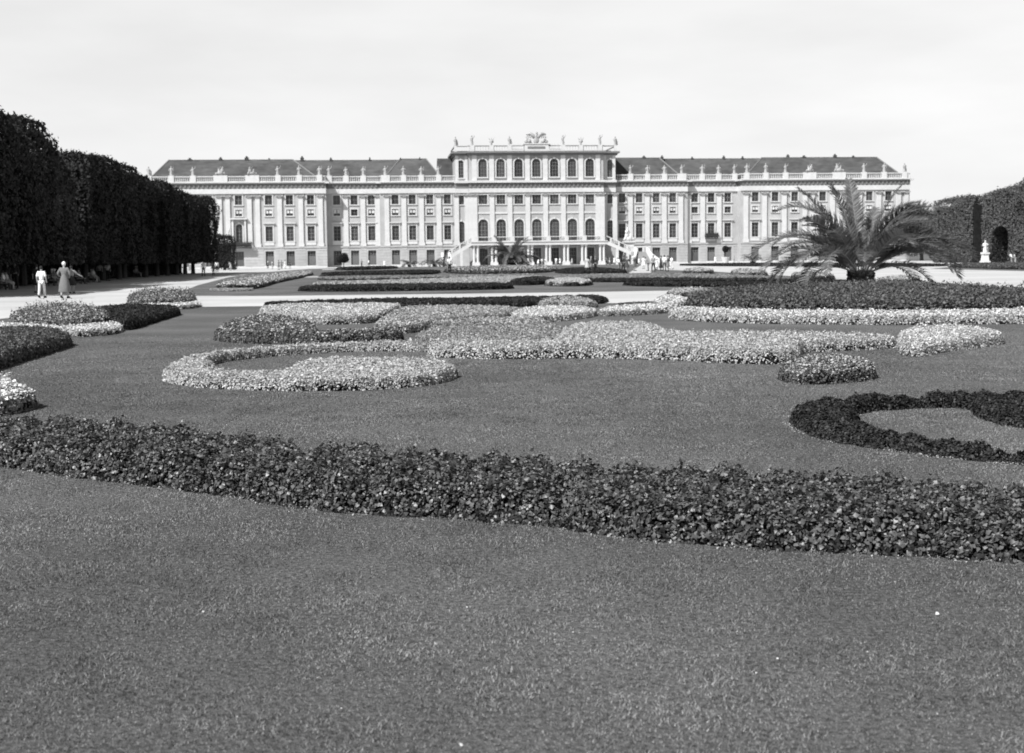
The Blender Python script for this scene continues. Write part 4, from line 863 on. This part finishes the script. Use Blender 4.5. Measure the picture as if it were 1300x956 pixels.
free_tree(RT[3], 1196, 300, 'lower tree at the left end of the right hedge wall', .64, m_treer, m_corer, rz=.6)
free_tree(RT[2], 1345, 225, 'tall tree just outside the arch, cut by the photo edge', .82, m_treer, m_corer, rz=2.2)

# ------------------------------------------------------------------ palms
def frond_mesh(L, droop, seed, width=.52, nl=62):
    """rachis in the x,z plane starting at the origin; returns rib and leaflet meshes"""
    r = np.random.default_rng(seed); n = 26; pts = []; a = 0.0; x = z = 0.0
    for k in range(n + 1):
        pts.append((x, 0, z)); f = k / n; a = -droop * f ** 1.5; x += L / n * math.cos(a); z += L / n * math.sin(a)
    pts = np.array(pts); rib = MB(); rib.tube(pts[::2], [.045 * (1 - .85 * k / 13) for k in range(14)], 5)
    V = []; F4 = []
    for i in range(nl):
        f = .16 + .84 * i / nl; q = f * n; k = int(min(q, n - 1)); p = pts[k] + (pts[k + 1] - pts[k]) * (q - k); d = pts[min(k + 1, n)] - pts[k]; d /= np.linalg.norm(d) + 1e-9
        u_ = np.array([-d[2], 0, d[0]]); ln = width * (math.sin(math.pi * min(1, .12 + f * .86)) ** .6) * r.uniform(.85, 1.15) + .06
        for sg in (-1, 1):
            dirv = d * r.uniform(.45, .7) + np.array([0, sg, 0]) * .75 + u_ * r.uniform(.05, .45); dirv /= np.linalg.norm(dirv)
            wv = np.cross(dirv, u_); wv = wv / np.linalg.norm(wv) * .030
            mid = p + dirv * ln * .55; tip = p + dirv * ln - np.array([0, 0, .10 * ln * 1.5]); b = len(V)
            V += [p - wv * .5, p + wv * .5, mid + wv, mid - wv, tip + wv * .15, tip - wv * .15]; F4 += [(b, b + 1, b + 2, b + 3), (b + 3, b + 2, b + 4, b + 5)]
    return rib.mesh('rib', True), np_mesh('leaflets', np.array(V), np.array(F4))
FM = [frond_mesh(5.1, 1.9, 1, .75, 100), frond_mesh(4.9, 1.4, 2, .72, 100), frond_mesh(5.2, .6, 3, .66, 100), frond_mesh(4.6, 2.4, 4, .72, 90)]
def palm(px, dist, label, sc, spec, group=None, trunk=(.55, .75), name='palm'):
    p = ray_at(px, 345, dist); root = empty(name, (p[0], p[1], 0), 0, label, 'palm', group); root.scale = (sc,) * 3
    t = MB(); r0, hh = trunk
    t.lathe([(r0 * .95, 0), (r0 * 1.05, hh * .3), (r0, hh * .7), (r0 * .6, hh), (r0 * .2, hh * 1.25)], 0, 0, 14)
    for k in range(46):
        a = k * 2.399; z = hh * (.1 + .85 * (k / 46)); t.tube([(math.cos(a) * r0 * .75, math.sin(a) * r0 * .75, z), (math.cos(a) * r0 * 1.25, math.sin(a) * r0 * 1.25, z + .22)], [.09, .05], 4)
    t.build('trunk', m_ptrunk, root)
    for (az, el, m, s) in spec:
        rib, lf = FM[m]; f = link('frond', lf, m_palm, root, (math.cos(az) * r0 * .35, math.sin(az) * r0 * .35, hh * .92)); f.rotation_euler = (random.uniform(-.35, .35) + (random.choice([-1, 1]) * random.uniform(.2, .6) if el > 1.0 else 0), -el, az); f.scale = (s,) * 3
        f2 = link('rib', rib, m_rach, f)
    return root
R_ = math.radians
spec = [(R_(180), R_(50), 0, 1.22), (R_(190), R_(40), 0, 1.18), (R_(196), R_(36), 0, 1.0), (R_(172), R_(66), 1, .93), (R_(205), R_(24), 3, 1.0), (R_(186), R_(42), 3, 1.08),
        (R_(178), R_(97 + 18), 2, .02 + .94), (R_(170), R_(84), 2, .92), (R_(10), R_(80), 2, .94), (R_(0), R_(66), 1, .95), (R_(-4), R_(48), 0, 1.24), (R_(8), R_(38), 0, 1.2), (R_(-14), R_(44), 0, 1.12), (R_(-8), R_(24), 3, 1.05),
        (R_(20), R_(58), 0, 1.0), (R_(-25), R_(40), 0, .95), (R_(150), R_(52), 0, 1.0), (R_(225), R_(42), 0, .95), (R_(215), R_(60), 1, .85)]
spec = [s for s in spec if s[1] < R_(100)] + [(R_(180), R_(68), 2, 1.02), (R_(182), R_(76), 0, 1.2), (R_(176), R_(58), 0, 1.02), (R_(3), R_(74), 0, 1.24), (R_(-6), R_(66), 1, 1.0), (R_(60), R_(60), 2, .9), (R_(-70), R_(64), 1, .95), (R_(110), R_(85), 2, .98), (R_(30), R_(80), 1, 1.02)]
for k in range(11):
    a = k * 2.399 + .4; spec.append((a, R_(random.uniform(22, 74)), random.choice([0, 0, 1, 3, 1]), random.uniform(.72, .98)))
palm(1093, 70.5, 'large spreading date palm in the dark leafy bed on the right', 1.0, spec)
def rs(n, lo, hi, s=.8, ms=(0, 1, 3)): return [(k * 2.399 + random.uniform(-.2, .2), R_(random.uniform(lo, hi)), random.choice(ms), s * random.uniform(.85, 1.1)) for k in range(n)]
palm(650, 246, 'feathery palm in the mottled bed in front of the palace stairs', 1.06, rs(38, 28, 86, 1.0) + [(R_(175), R_(70), 2, 1.05), (R_(5), R_(72), 2, 1.0)])
palm(520, 300, 'low palm at the foot of the left wing, left one of a pair', .62, rs(18, 15, 60, .85))
palm(552, 296, 'low palm at the foot of the left wing, right one of a pair', .75, rs(20, 15, 65, .9))
palm(955, 290, 'low dark palm in front of the right pavilion ground floor', .62, rs(20, 30, 80, .85))
# ------------------------------------------------------------------ garden statue figures
def skin_mesh(name, joints, edges, sub=1):
    """joints: name -> (x,y,z,radius); one continuous surface grown round the skeleton"""
    keys = list(joints); me = bpy.data.meshes.new(name + '_s'); me.from_pydata([joints[k][:3] for k in keys], [(keys.index(a), keys.index(b)) for a, b in edges], [])
    o = bpy.data.objects.new('tmp', me); col.objects.link(o)
    md = o.modifiers.new('s', 'SKIN'); md.use_smooth_shade = True
    sv = me.skin_vertices[0].data
    for i, k in enumerate(keys):
        r = joints[k][3]; sv[i].radius = (r if np.isscalar(r) else r[0], r if np.isscalar(r) else r[1]); sv[i].use_root = (i == 0)
    s2 = o.modifiers.new('b', 'SUBSURF'); s2.levels = sub; s2.render_levels = sub
    dg = bpy.context.evaluated_depsgraph_get(); dg.update(); out = bpy.data.meshes.new_from_object(o.evaluated_get(dg)); out.name = name
    bpy.data.objects.remove(o); out.polygons.foreach_set('use_smooth', [True] * len(out.polygons)); return out
_pc = {}
def person_meshes(pose, wear):
    """facing +y (away from the camera), standing on z=0, 1.7 m tall"""
    if (pose, wear) in _pc: return _pc[(pose, wear)]
    J = {}
    sit = pose == 'sit'; hz = .93
    walk = .16 if pose.startswith('walk') else .03
    J['pel'] = (0, 0, hz, (.13, .10)); J['wai'] = (0, .01, 1.08, (.115, .085)); J['che'] = (0, .01, 1.28, (.15, .10)); J['nec'] = (0, .0, 1.43, .055); J['nec2'] = (0, .015, 1.48, .05)
    J['hed'] = (0, .02, 1.56, (.072, .085)); J['top'] = (0, .02, 1.645, (.06, .07))
    E_ = [('pel', 'wai'), ('wai', 'che'), ('che', 'nec'), ('nec', 'nec2'), ('nec2', 'hed'), ('hed', 'top')]
    lean = .12 if pose == 'bend' else 0
    for sg, n in ((-1, 'l'), (1, 'r')):
        J[n + 'hip'] = (sg * .09, 0, hz - .06, .085)
        if sit:
            J[n + 'kne'] = (sg * .11, -.42, hz - .08, .062); J[n + 'ank'] = (sg * .11, -.44, hz - .46, .04); J[n + 'toe'] = (sg * .12, -.60, hz - .50, .035)
        else:
            J[n + 'kne'] = (sg * .10, sg * walk * .6 + .02, .50, .06); J[n + 'ank'] = (sg * .10, sg * walk * 1.1 - .03, .09 + (.05 if sg < 0 and walk > .1 else 0), .04); J[n + 'toe'] = (sg * .11, sg * walk * 1.1 + .14, .035 + (.01 if sg < 0 else 0), .035)
        J[n + 'sho'] = (sg * .17, 0, 1.39, .06)
        el, ha = (sg * .24, -.03, 1.13, .042), (sg * .25, .06, .90, .03)
        if pose == 'walk_elbow' : el, ha = (sg * .30, -.02, 1.15, .045), (sg * .20, .12, 1.02, .032)
        if pose == 'reach' and sg > 0: el, ha = (.36, .05, 1.20, .042), (.58, .12, 1.08, .03)
        if pose == 'bend': el, ha = (sg * .22, .16, 1.15, .042), (sg * .18, .32, .98, .03)
        if sit: el, ha = (sg * .24, -.06, 1.14, .042), (sg * .14, -.30, hz + .02, .03)
        J[n + 'elb'] = el; J[n + 'wri'] = ha; d = Vector(ha[:3]) - Vector(el[:3]); d.normalize(); hp = Vector(ha[:3]) + d * .10; J[n + 'han'] = (*hp, .028)
        E_ += [('pel', n + 'hip'), (n + 'hip', n + 'kne'), (n + 'kne', n + 'ank'), (n + 'ank', n + 'toe'), ('che', n + 'sho'), (n + 'sho', n + 'elb'), (n + 'elb', n + 'wri'), (n + 'wri', n + 'han')]
    if lean:
        for k in J:
            if J[k][2] > 1.0: z = J[k][2] - 1.0; J[k] = (J[k][0], J[k][1] + z * .55, J[k][2] - z * .16, J[k][3])
    out = {'body': skin_mesh('body', J, E_)}
    def fat(keys, k, cut=None):
        JJ = {}
        for q in keys:
            r = J[q][3]; JJ[q] = (*J[q][:3], tuple(x + k for x in (r if not np.isscalar(r) else (r, r))))
        return JJ
    # shirt
    K = ['pel', 'wai', 'che', 'nec', 'lsho', 'rsho', 'lelb', 'relb']; sh = fat(K, .022); sh['nec'] = (*J['nec'][:3], .06)
    if wear in ('coat', 'suit'):
        sh['lwri'] = (*J['lwri'][:3], .048); sh['rwri'] = (*J['rwri'][:3], .048)
    es = [('pel', 'wai'), ('wai', 'che'), ('che', 'nec'), ('che', 'lsho'), ('che', 'rsho'), ('lsho', 'lelb'), ('rsho', 'relb')] + ([('lelb', 'lwri'), ('relb', 'rwri')] if 'lwri' in sh else [])
    out['shirt'] = skin_mesh('shirt', sh, es)
    if wear in ('trousers', 'suit'):
        tj = {'pel': (0, 0, hz + .0, (.15, .12))}
        for n in 'lr': tj[n + 'hip'] = (*J[n + 'hip'][:3], .105); tj[n + 'kne'] = (*J[n + 'kne'][:3], .08); tj[n + 'ank'] = (*J[n + 'ank'][:3], .068)
        out['lower'] = skin_mesh('trousers', tj, [('pel', 'lhip'), ('pel', 'rhip'), ('lhip', 'lkne'), ('rhip', 'rkne'), ('lkne', 'lank'), ('rkne', 'rank')]); out['lname'] = 'trousers'
    else:
        m = MB(); hem = .30 if wear == 'coat' else .50
        if sit:
            m.hexa([(-.2, -.50, .80), (.2, -.50, .80), (.2, .13, .80), (-.2, .13, .80)], [(-.15, -.46, .97), (.15, -.46, .97), (.14, .11, 1.07), (-.14, .11, 1.07)])
        else:
            prof = [(.27, hem), (.275, hem + .03), (.235, .68), (.185, .92), (.13, 1.08), (.12, 1.12)]; m.lathe(prof, 0, .0, 16, 1, .78)
            for i, p in enumerate(m.v):     # folds in the skirt
                a = math.atan2(p[1], p[0]); f = 1 + .07 * math.sin(a * 6) * max(0, (1.0 - p[2]) / .6); m.v[i] = (p[0] * f, p[1] * f, p[2])
        out['lower'] = m.mesh('skirt', True); out['lname'] = 'skirt'
    hm = MB(); t = J['top']; h_ = J['hed']; hm.ball((t[0], t[1] - .012, (t[2] + h_[2]) / 2 + .035), .105, 10, .88, 1.02, 1.0); out['hair'] = hm.mesh('hair', True)
    sm = MB()
    for n in 'lr':
        a, b = J[n + 'ank'], J[n + 'toe']; sm.tube([(a[0], a[1] - (.05 if b[1] > a[1] else -.05), a[2] - .03), (b[0], b[1], max(.045, b[2] + .01)), (b[0], b[1] + (.06 if b[1] > a[1] else -.06), max(.035, b[2]))], [.055, .052, .03], 8)
    out['shoes'] = sm.mesh('shoes', True)
    out['sit'] = sit; _pc[(pose, wear)] = out; return out
GREY = {}
def cloth(v):
    k = round(v, 3)
    if k not in GREY: GREY[k] = M('cloth_%s' % {0: 'black'}.get(k, ('%.3f' % k).replace('.', '_')), v, .85, amp=.15, scale=9, spec=.1)
    return GREY[k]
def person(px, py, label, pose='stand', wear='trousers', top=.7, low=.05, hair=.03, h=1.7, face=0.0, group=None, dist=None, z=0.0):
    """px,py: where the feet touch the ground in the photo; face 0 = walking away, 180 = towards us"""
    p = G(px, py)[:2] if dist is None else ray_at(px, 330, dist)[:2]; ms = person_meshes(pose, wear); k = h / 1.7
    root = empty('person', (p[0], p[1], z), math.radians(face), label, 'person', group); root.scale = (k,) * 3
    b = link('body', ms['body'], m_skin, root)
    if ms['sit']: b.location.z = -.45
    def ch(n, me, mt):
        if len(me.materials) == 0: me.materials.append(mt)
        o = link(n, me, None, b); o.material_slots[0].link = 'OBJECT'; o.material_slots[0].material = mt
    ch('shirt' if wear == 'trousers' else 'jacket' if wear == 'suit' else 'bodice', ms['shirt'], cloth(top)); ch(ms['lname'], ms['lower'], cloth(low if wear in ('trousers', 'suit', 'skirt') else top))
    ch('hair', ms['hair'], cloth(hair)); ch('shoes', ms['shoes'], cloth(.03)); return root
# walkers on the left gravel walk
person(53.5, 378.5, 'walker in white shirt and pale trousers seen from behind on the left walk', 'walk', 'trousers', .8, .6, .03, 1.52)
person(82.5, 379, 'pale-haired walker in long grey coat with arms bent, seen from behind on the left walk', 'walk_elbow', 'coat', .16, .16, .75, 1.72)
person(91.5, 372.5, 'companion in dark skirt reaching a pale arm to the right beside the grey coat', 'reach', 'skirt', .28, .03, .05, 1.5)
person(47.5, 372, 'dark-haired companion in black half hidden left of the white-shirted walker', 'stand', 'dress', .03, .03, .04, 1.6)
person(11, 366, 'standing figure in a dark dress in the shade at the left edge', 'stand', 'dress', .10, .1, .06, 1.68, 170)
person(20, 366.5, 'man in dark open jacket in the shade near the left edge', 'stand', 'suit', .06, .03, .06, 1.8, 170)
person(127, 356.5, 'man in light grey shirt and dark trousers standing in the tree shade', 'stand', 'trousers', .45, .03, .03, 1.68, 20)
person(137, 356.5, 'man in bright white shirt and dark trousers standing in the tree shade', 'stand', 'trousers', .85, .03, .03, 1.72, -10)
person(131.5, 355, 'dark-clothed person between the two shirted men in the shade', 'stand', 'dress', .05, .05, .03, 1.6)
person(227, 346, 'person in a long pale grey coat in the shade of the tree row', 'stand', 'coat', .30, .3, .2, 1.7, 160)
person(258.5, 350.5, 'person in a very bright white top near the far end of the row', 'walk', 'trousers', .9, .15, .05, 1.72, 180)
person(271, 350, 'child in grey between white top and dark trousers pair', 'walk', 'trousers', .2, .1, .05, 1.2, 180)
person(275.5, 346, 'man with pale shirt and black trousers near the end of the tree row', 'walk', 'trousers', .6, .02, .05, 1.75, 180)
person(293, 343.5, 'person in grey leaning by the corner of the small round tree', 'bend', 'dress', .35, .3, .1, 1.65, 60)
# benches with sitters along the row
bn = MB(); 
for k in range(3): bn.box(-.9, .9, -.42 + k * .14, -.31 + k * .14, .42, .455)
bk = MB()
for k in range(2): bk.box(-.9, .9, .06, .09, .56 + k * .16, .67 + k * .16)
lgm = MB(); lgm.box(-.03, .03, -.40, .08, .38, .42); lgm.box(-.03, .03, -.40, -.34, 0, .38); lgm.box(-.03, .03, .02, .08, 0, .38); lgm.box(-.03, .03, .09, .12, .3, .85)
bms = (bn.mesh('seat'), bk.mesh('backrest'), lgm.mesh('leg')); m_bench = M('painted_bench_wood', .35, .7, amp=.15, scale=5)
def bench(pos, rz, label):
    r = empty('park_bench', (pos[0], pos[1], 0), rz, label, 'bench', 'benches under the left trees'); link('seat', bms[0], m_bench, r); link('backrest', bms[1], m_bench, r)
    for sx in (-.75, .75): link('leg', bms[2], m_iron, r, (sx, 0, 0))
seatdir = TH + math.pi / 2              # facing the walk
sitlab = [('first bench at the left photo edge under the trees', (.75, .4)), ('bench behind the white-shirted walker', (.10, .15)), ('bench behind the reaching companion', (.2, .12)), ('bench beside the two shirted men', (.25, .5)),
          ('bench right of the two shirted men', (.55, .3)), ('bench halfway along the shaded row', (.25, .5)), ('bench left of the pale grey coat', (.4, .45)), ('bench near the far end of the shaded row', (.35, .2))]
for i, (px_, py_) in enumerate(((4, 368), (66, 363), (100, 360.5), (116, 358.5), (172, 352), (193, 349), (211, 347), (241, 344.5))):
    lab, tn = sitlab[i]; q = G(px_, py_)[:2]; bench(q, seatdir, 'slatted ' + lab)
    for j, off in enumerate((-.42, .42)):
        if i in (2, 6) and j: continue
        w2 = q + np.array([math.cos(seatdir), math.sin(seatdir)]) * off + np.array([math.sin(seatdir), -math.cos(seatdir)]) * .12
        o = person(0, 0, '%s sitter on the %s' % (('near', 'far')[j], lab), 'sit', 'dress' if (i + j) % 2 else 'trousers', tn[j], .06 + .1 * (i % 2), .05 + .5 * (i % 3 == 1), 1.68, 0, 'people resting on the shaded benches', dist=50)
        o.location = (w2[0], w2[1], 0); o.rotation_euler.z = seatdir
# single man in front of the stairs
person(571, 347, 'lone man in white shirt and black trousers in front of the left stair end', 'stand', 'trousers', .85, .02, .05, 1.9, 20)
# group in front of the left pavilion
L_ = [(340, 341, 'stooping person in black with a white hat, left of the pavilion group', 'bend', 'suit', .04, .03, .9, 1.6), (346, 341.5, 'person in light top beside the white hat, left pavilion group', 'stand', 'skirt', .6, .3, .1, 1.65),
      (354, 342.5, 'woman in dark patterned dress in the pavilion group', 'stand', 'dress', .12, .1, .05, 1.7), (357.6, 341.5, 'person in mid-grey clothes second from right in the pavilion group', 'stand', 'trousers', .2, .15, .05, 1.7),
      (362, 341, 'woman in white dress in the pavilion group', 'stand', 'dress', .85, .85, .05, 1.72), (368, 341, 'person in dark dress at the right of the pavilion group', 'stand', 'dress', .06, .06, .05, 1.72),
      (459, 337.5, 'small figure in grey by the left ground-floor windows', 'stand', 'trousers', .25, .05, .1, 1.65), (468, 337.5, 'small figure in white top between two left ground-floor windows', 'walk', 'trousers', .85, .1, .05, 1.65), (488, 337, 'small pale figure below the wide left pier', 'stand', 'dress', .8, .8, .2, 1.5),
      (674, 337, 'person in pale clothes under the terrace by the left column pair', 'stand', 'dress', .6, .6, .1, 1.6), (683, 338, 'white-clad figure under the terrace, left of the group', 'bend', 'dress', .9, .9, .2, 1.5), (688, 338, 'white-clad figure in the middle of the terrace group', 'stand', 'trousers', .85, .3, .1, 1.55),
      (693, 338, 'stooping white-clad figure under the terrace', 'bend', 'trousers', .9, .5, .1, 1.6), (706, 337.5, 'white-topped person alone between two column pairs', 'walk', 'trousers', .85, .6, .1, 1.65), (711, 337.5, 'second white-topped person between the same column pairs', 'stand', 'dress', .85, .85, .3, 1.65),
      (726, 337, 'pale figure in front of the dark doorway under the terrace', 'stand', 'dress', .4, .4, .1, 1.6),
      (745.5, 345.5, 'woman in pale flowered dress on the lawn path, left of three', 'stand', 'dress', .45, .45, .1, 1.72), (750.5, 344.5, 'woman in grey dress, middle of three before the stairs', 'walk', 'dress', .2, .2, .4, 1.72), (756, 345.3, 'man in black suit, right of three before the stairs', 'stand', 'suit', .03, .02, .2, 1.75),
      (769.5, 338, 'dark figure by the terrace corner column', 'stand', 'trousers', .15, .05, .1, 1.7), (774, 338.5, 'grey-dressed figure right of the terrace corner', 'walk', 'dress', .4, .4, .1, 1.7), (780, 338.5, 'white-dressed figure below the right stair flight', 'walk', 'dress', .85, .85, .2, 1.65),
      (786.3, 342, 'figure with very bright white back below the right stair flight', 'bend', 'trousers', .95, .2, .05, 1.65), (791.5, 345.6, 'man in black suit walking below the stair flight', 'walk', 'suit', .04, .03, .1, 1.8), (796, 345.3, 'dark-dressed woman beside the man in black suit', 'walk', 'dress', .07, .07, .1, 1.7),
      (805.5, 344, 'woman in dark dress and pale headscarf before the flared stair', 'walk', 'dress', .14, .1, .7, 1.75), (811, 340, 'little white figure on the flared stair foot', 'stand', 'dress', .85, .85, .1, 1.4), (817, 341.5, 'woman in white dress by the right stair parapet', 'stand', 'dress', .8, .8, .1, 1.7),
      (823, 344, 'person in grey at the right stair parapet end', 'bend', 'trousers', .3, .15, .1, 1.7), (829.5, 344.8, 'person in grey top and black trousers right of the stair', 'walk', 'trousers', .22, .02, .1, 1.8), (834, 343, 'child in pale clothes right of the stair', 'stand', 'dress', .75, .75, .1, 1.35),
      (839, 343.5, 'broad figure in black with dark hat in the right group', 'stand', 'coat', .03, .03, .02, 1.75), (843.5, 344, 'white-shirted man in the right group', 'walk', 'trousers', .85, .1, .05, 1.8), (848, 344.5, 'woman in grey dress near the right end of the group', 'stand', 'dress', .2, .2, .05, 1.75), (852.5, 342, 'person in pale clothes at the right end of the group', 'walk', 'trousers', .8, .7, .1, 1.7),
      (908, 332.5, 'lone white figure by the wall of the right wing', 'walk', 'dress', .9, .9, .3, 1.6), (932, 332.5, 'small grey figure at the end of the right wing wall', 'stand', 'trousers', .35, .15, .1, 1.55),
      (1275.5, 331.8, 'seated or stooping white figure left, before the hedge arch', 'bend', 'dress', .85, .85, .7, 1.4), (1284.5, 332, 'person in white top before the hedge arch', 'bend', 'trousers', .9, .3, .2, 1.7), (1289, 332, 'companion in light grey at the right before the hedge arch', 'bend', 'trousers', .6, .4, .1, 1.65)]
for i, (x, y, lab, pose, wear, a, b, hr, h) in enumerate(L_):
    dist = None
    if 459 <= x < 730: dist = {459: 322, 468: 322, 488: 320}.get(x, 312 if x < 720 else 318)
    elif 764 < x < 785 or x in (811, ): dist = 306
    elif x in (908, 932): dist = 322
    elif x > 1200: dist = 236 if x < 1280 else 226
    person(x, y, lab, pose, wear, a, b, hr, h, (i * 67) % 360, 'visitors near the palace', dist=dist)
# ------------------------------------------------------------------ garden statues
def garden_statue(px, dist, label, k, pedh, pw, figs):
    p = ray_at(px, 330, dist); r = empty('garden_statue', (p[0], p[1], 0), TH, label, 'statue')
    m = MB(); m.box(-pw * .75, pw * .75, -pw * .75, pw * .75, 0, .35); m.hexa([(-pw * .6, -pw * .6, .35), (pw * .6, -pw * .6, .35), (pw * .6, pw * .6, .35), (-pw * .6, pw * .6, .35)], [(-pw * .48, -pw * .48, pedh - .3), (pw * .48, -pw * .48, pedh - .3), (pw * .48, pw * .48, pedh - .3), (-pw * .48, pw * .48, pedh - .3)])
    m.box(-pw * .65, pw * .65, -pw * .65, pw * .65, pedh - .3, pedh); m.build('pedestal', m_marble, r)
    for (me, dx, dz, s, rz) in figs: o = link('figure', me, m_marble, r, (dx, 0, pedh + dz), rz); o.scale = (s,) * 3
    return r
FG2 = [m.copy() for m in FG]; TG2 = TG[0].copy()
for m in FG2 + [TG2]: m.materials.clear(); m.materials.append(m_marble)
garden_statue(1250.5, 232, 'white marble statue on a pedestal before the right-hand hedge wall', 1, 1.75, .85, [(FG2[2], 0, 0, .85, 0)])
garden_statue(798.5, 326.5, 'tall white marble group on a broad pedestal behind the right stair landing', 1, 5.2, 2.0, [(TG2, 0, 0, 1.05, .3), (FG2[1], -.4, .5, 1.15, .5)])
# tub tree beside the right wing wall
p = ray_at(921, 330, 310); r = empty('tub_tree', (p[0], p[1], 0), 0, 'round-topped dark tree in a pale tub by the right wing', 'potted tree')
m = MB(); m.lathe([(.55, 0), (.62, .1), (.8, .8), (.95, 1.3), (.9, 1.35), (.8, 1.3)], 0, 0, 14); m.build('tub', m_trim, r)
m = MB(); m.tube([(0, 0, 1.2), (0, 0, 2.8)], .08, 7); m.build('trunk', m_bark, r)
n = 2500; d = rng.normal(0, 1, (n, 3)); d /= np.linalg.norm(d, axis=1, keepdims=True); link('crown', leaf_mesh('crown', np.array([0, 0, 3.1]) + d * (.72 * rng.uniform(.6, 1.05, n)[:, None]), d, .16, .6), m_tree, r)
# waste bin / lamp like bits of the far left are too small in the photo to tell
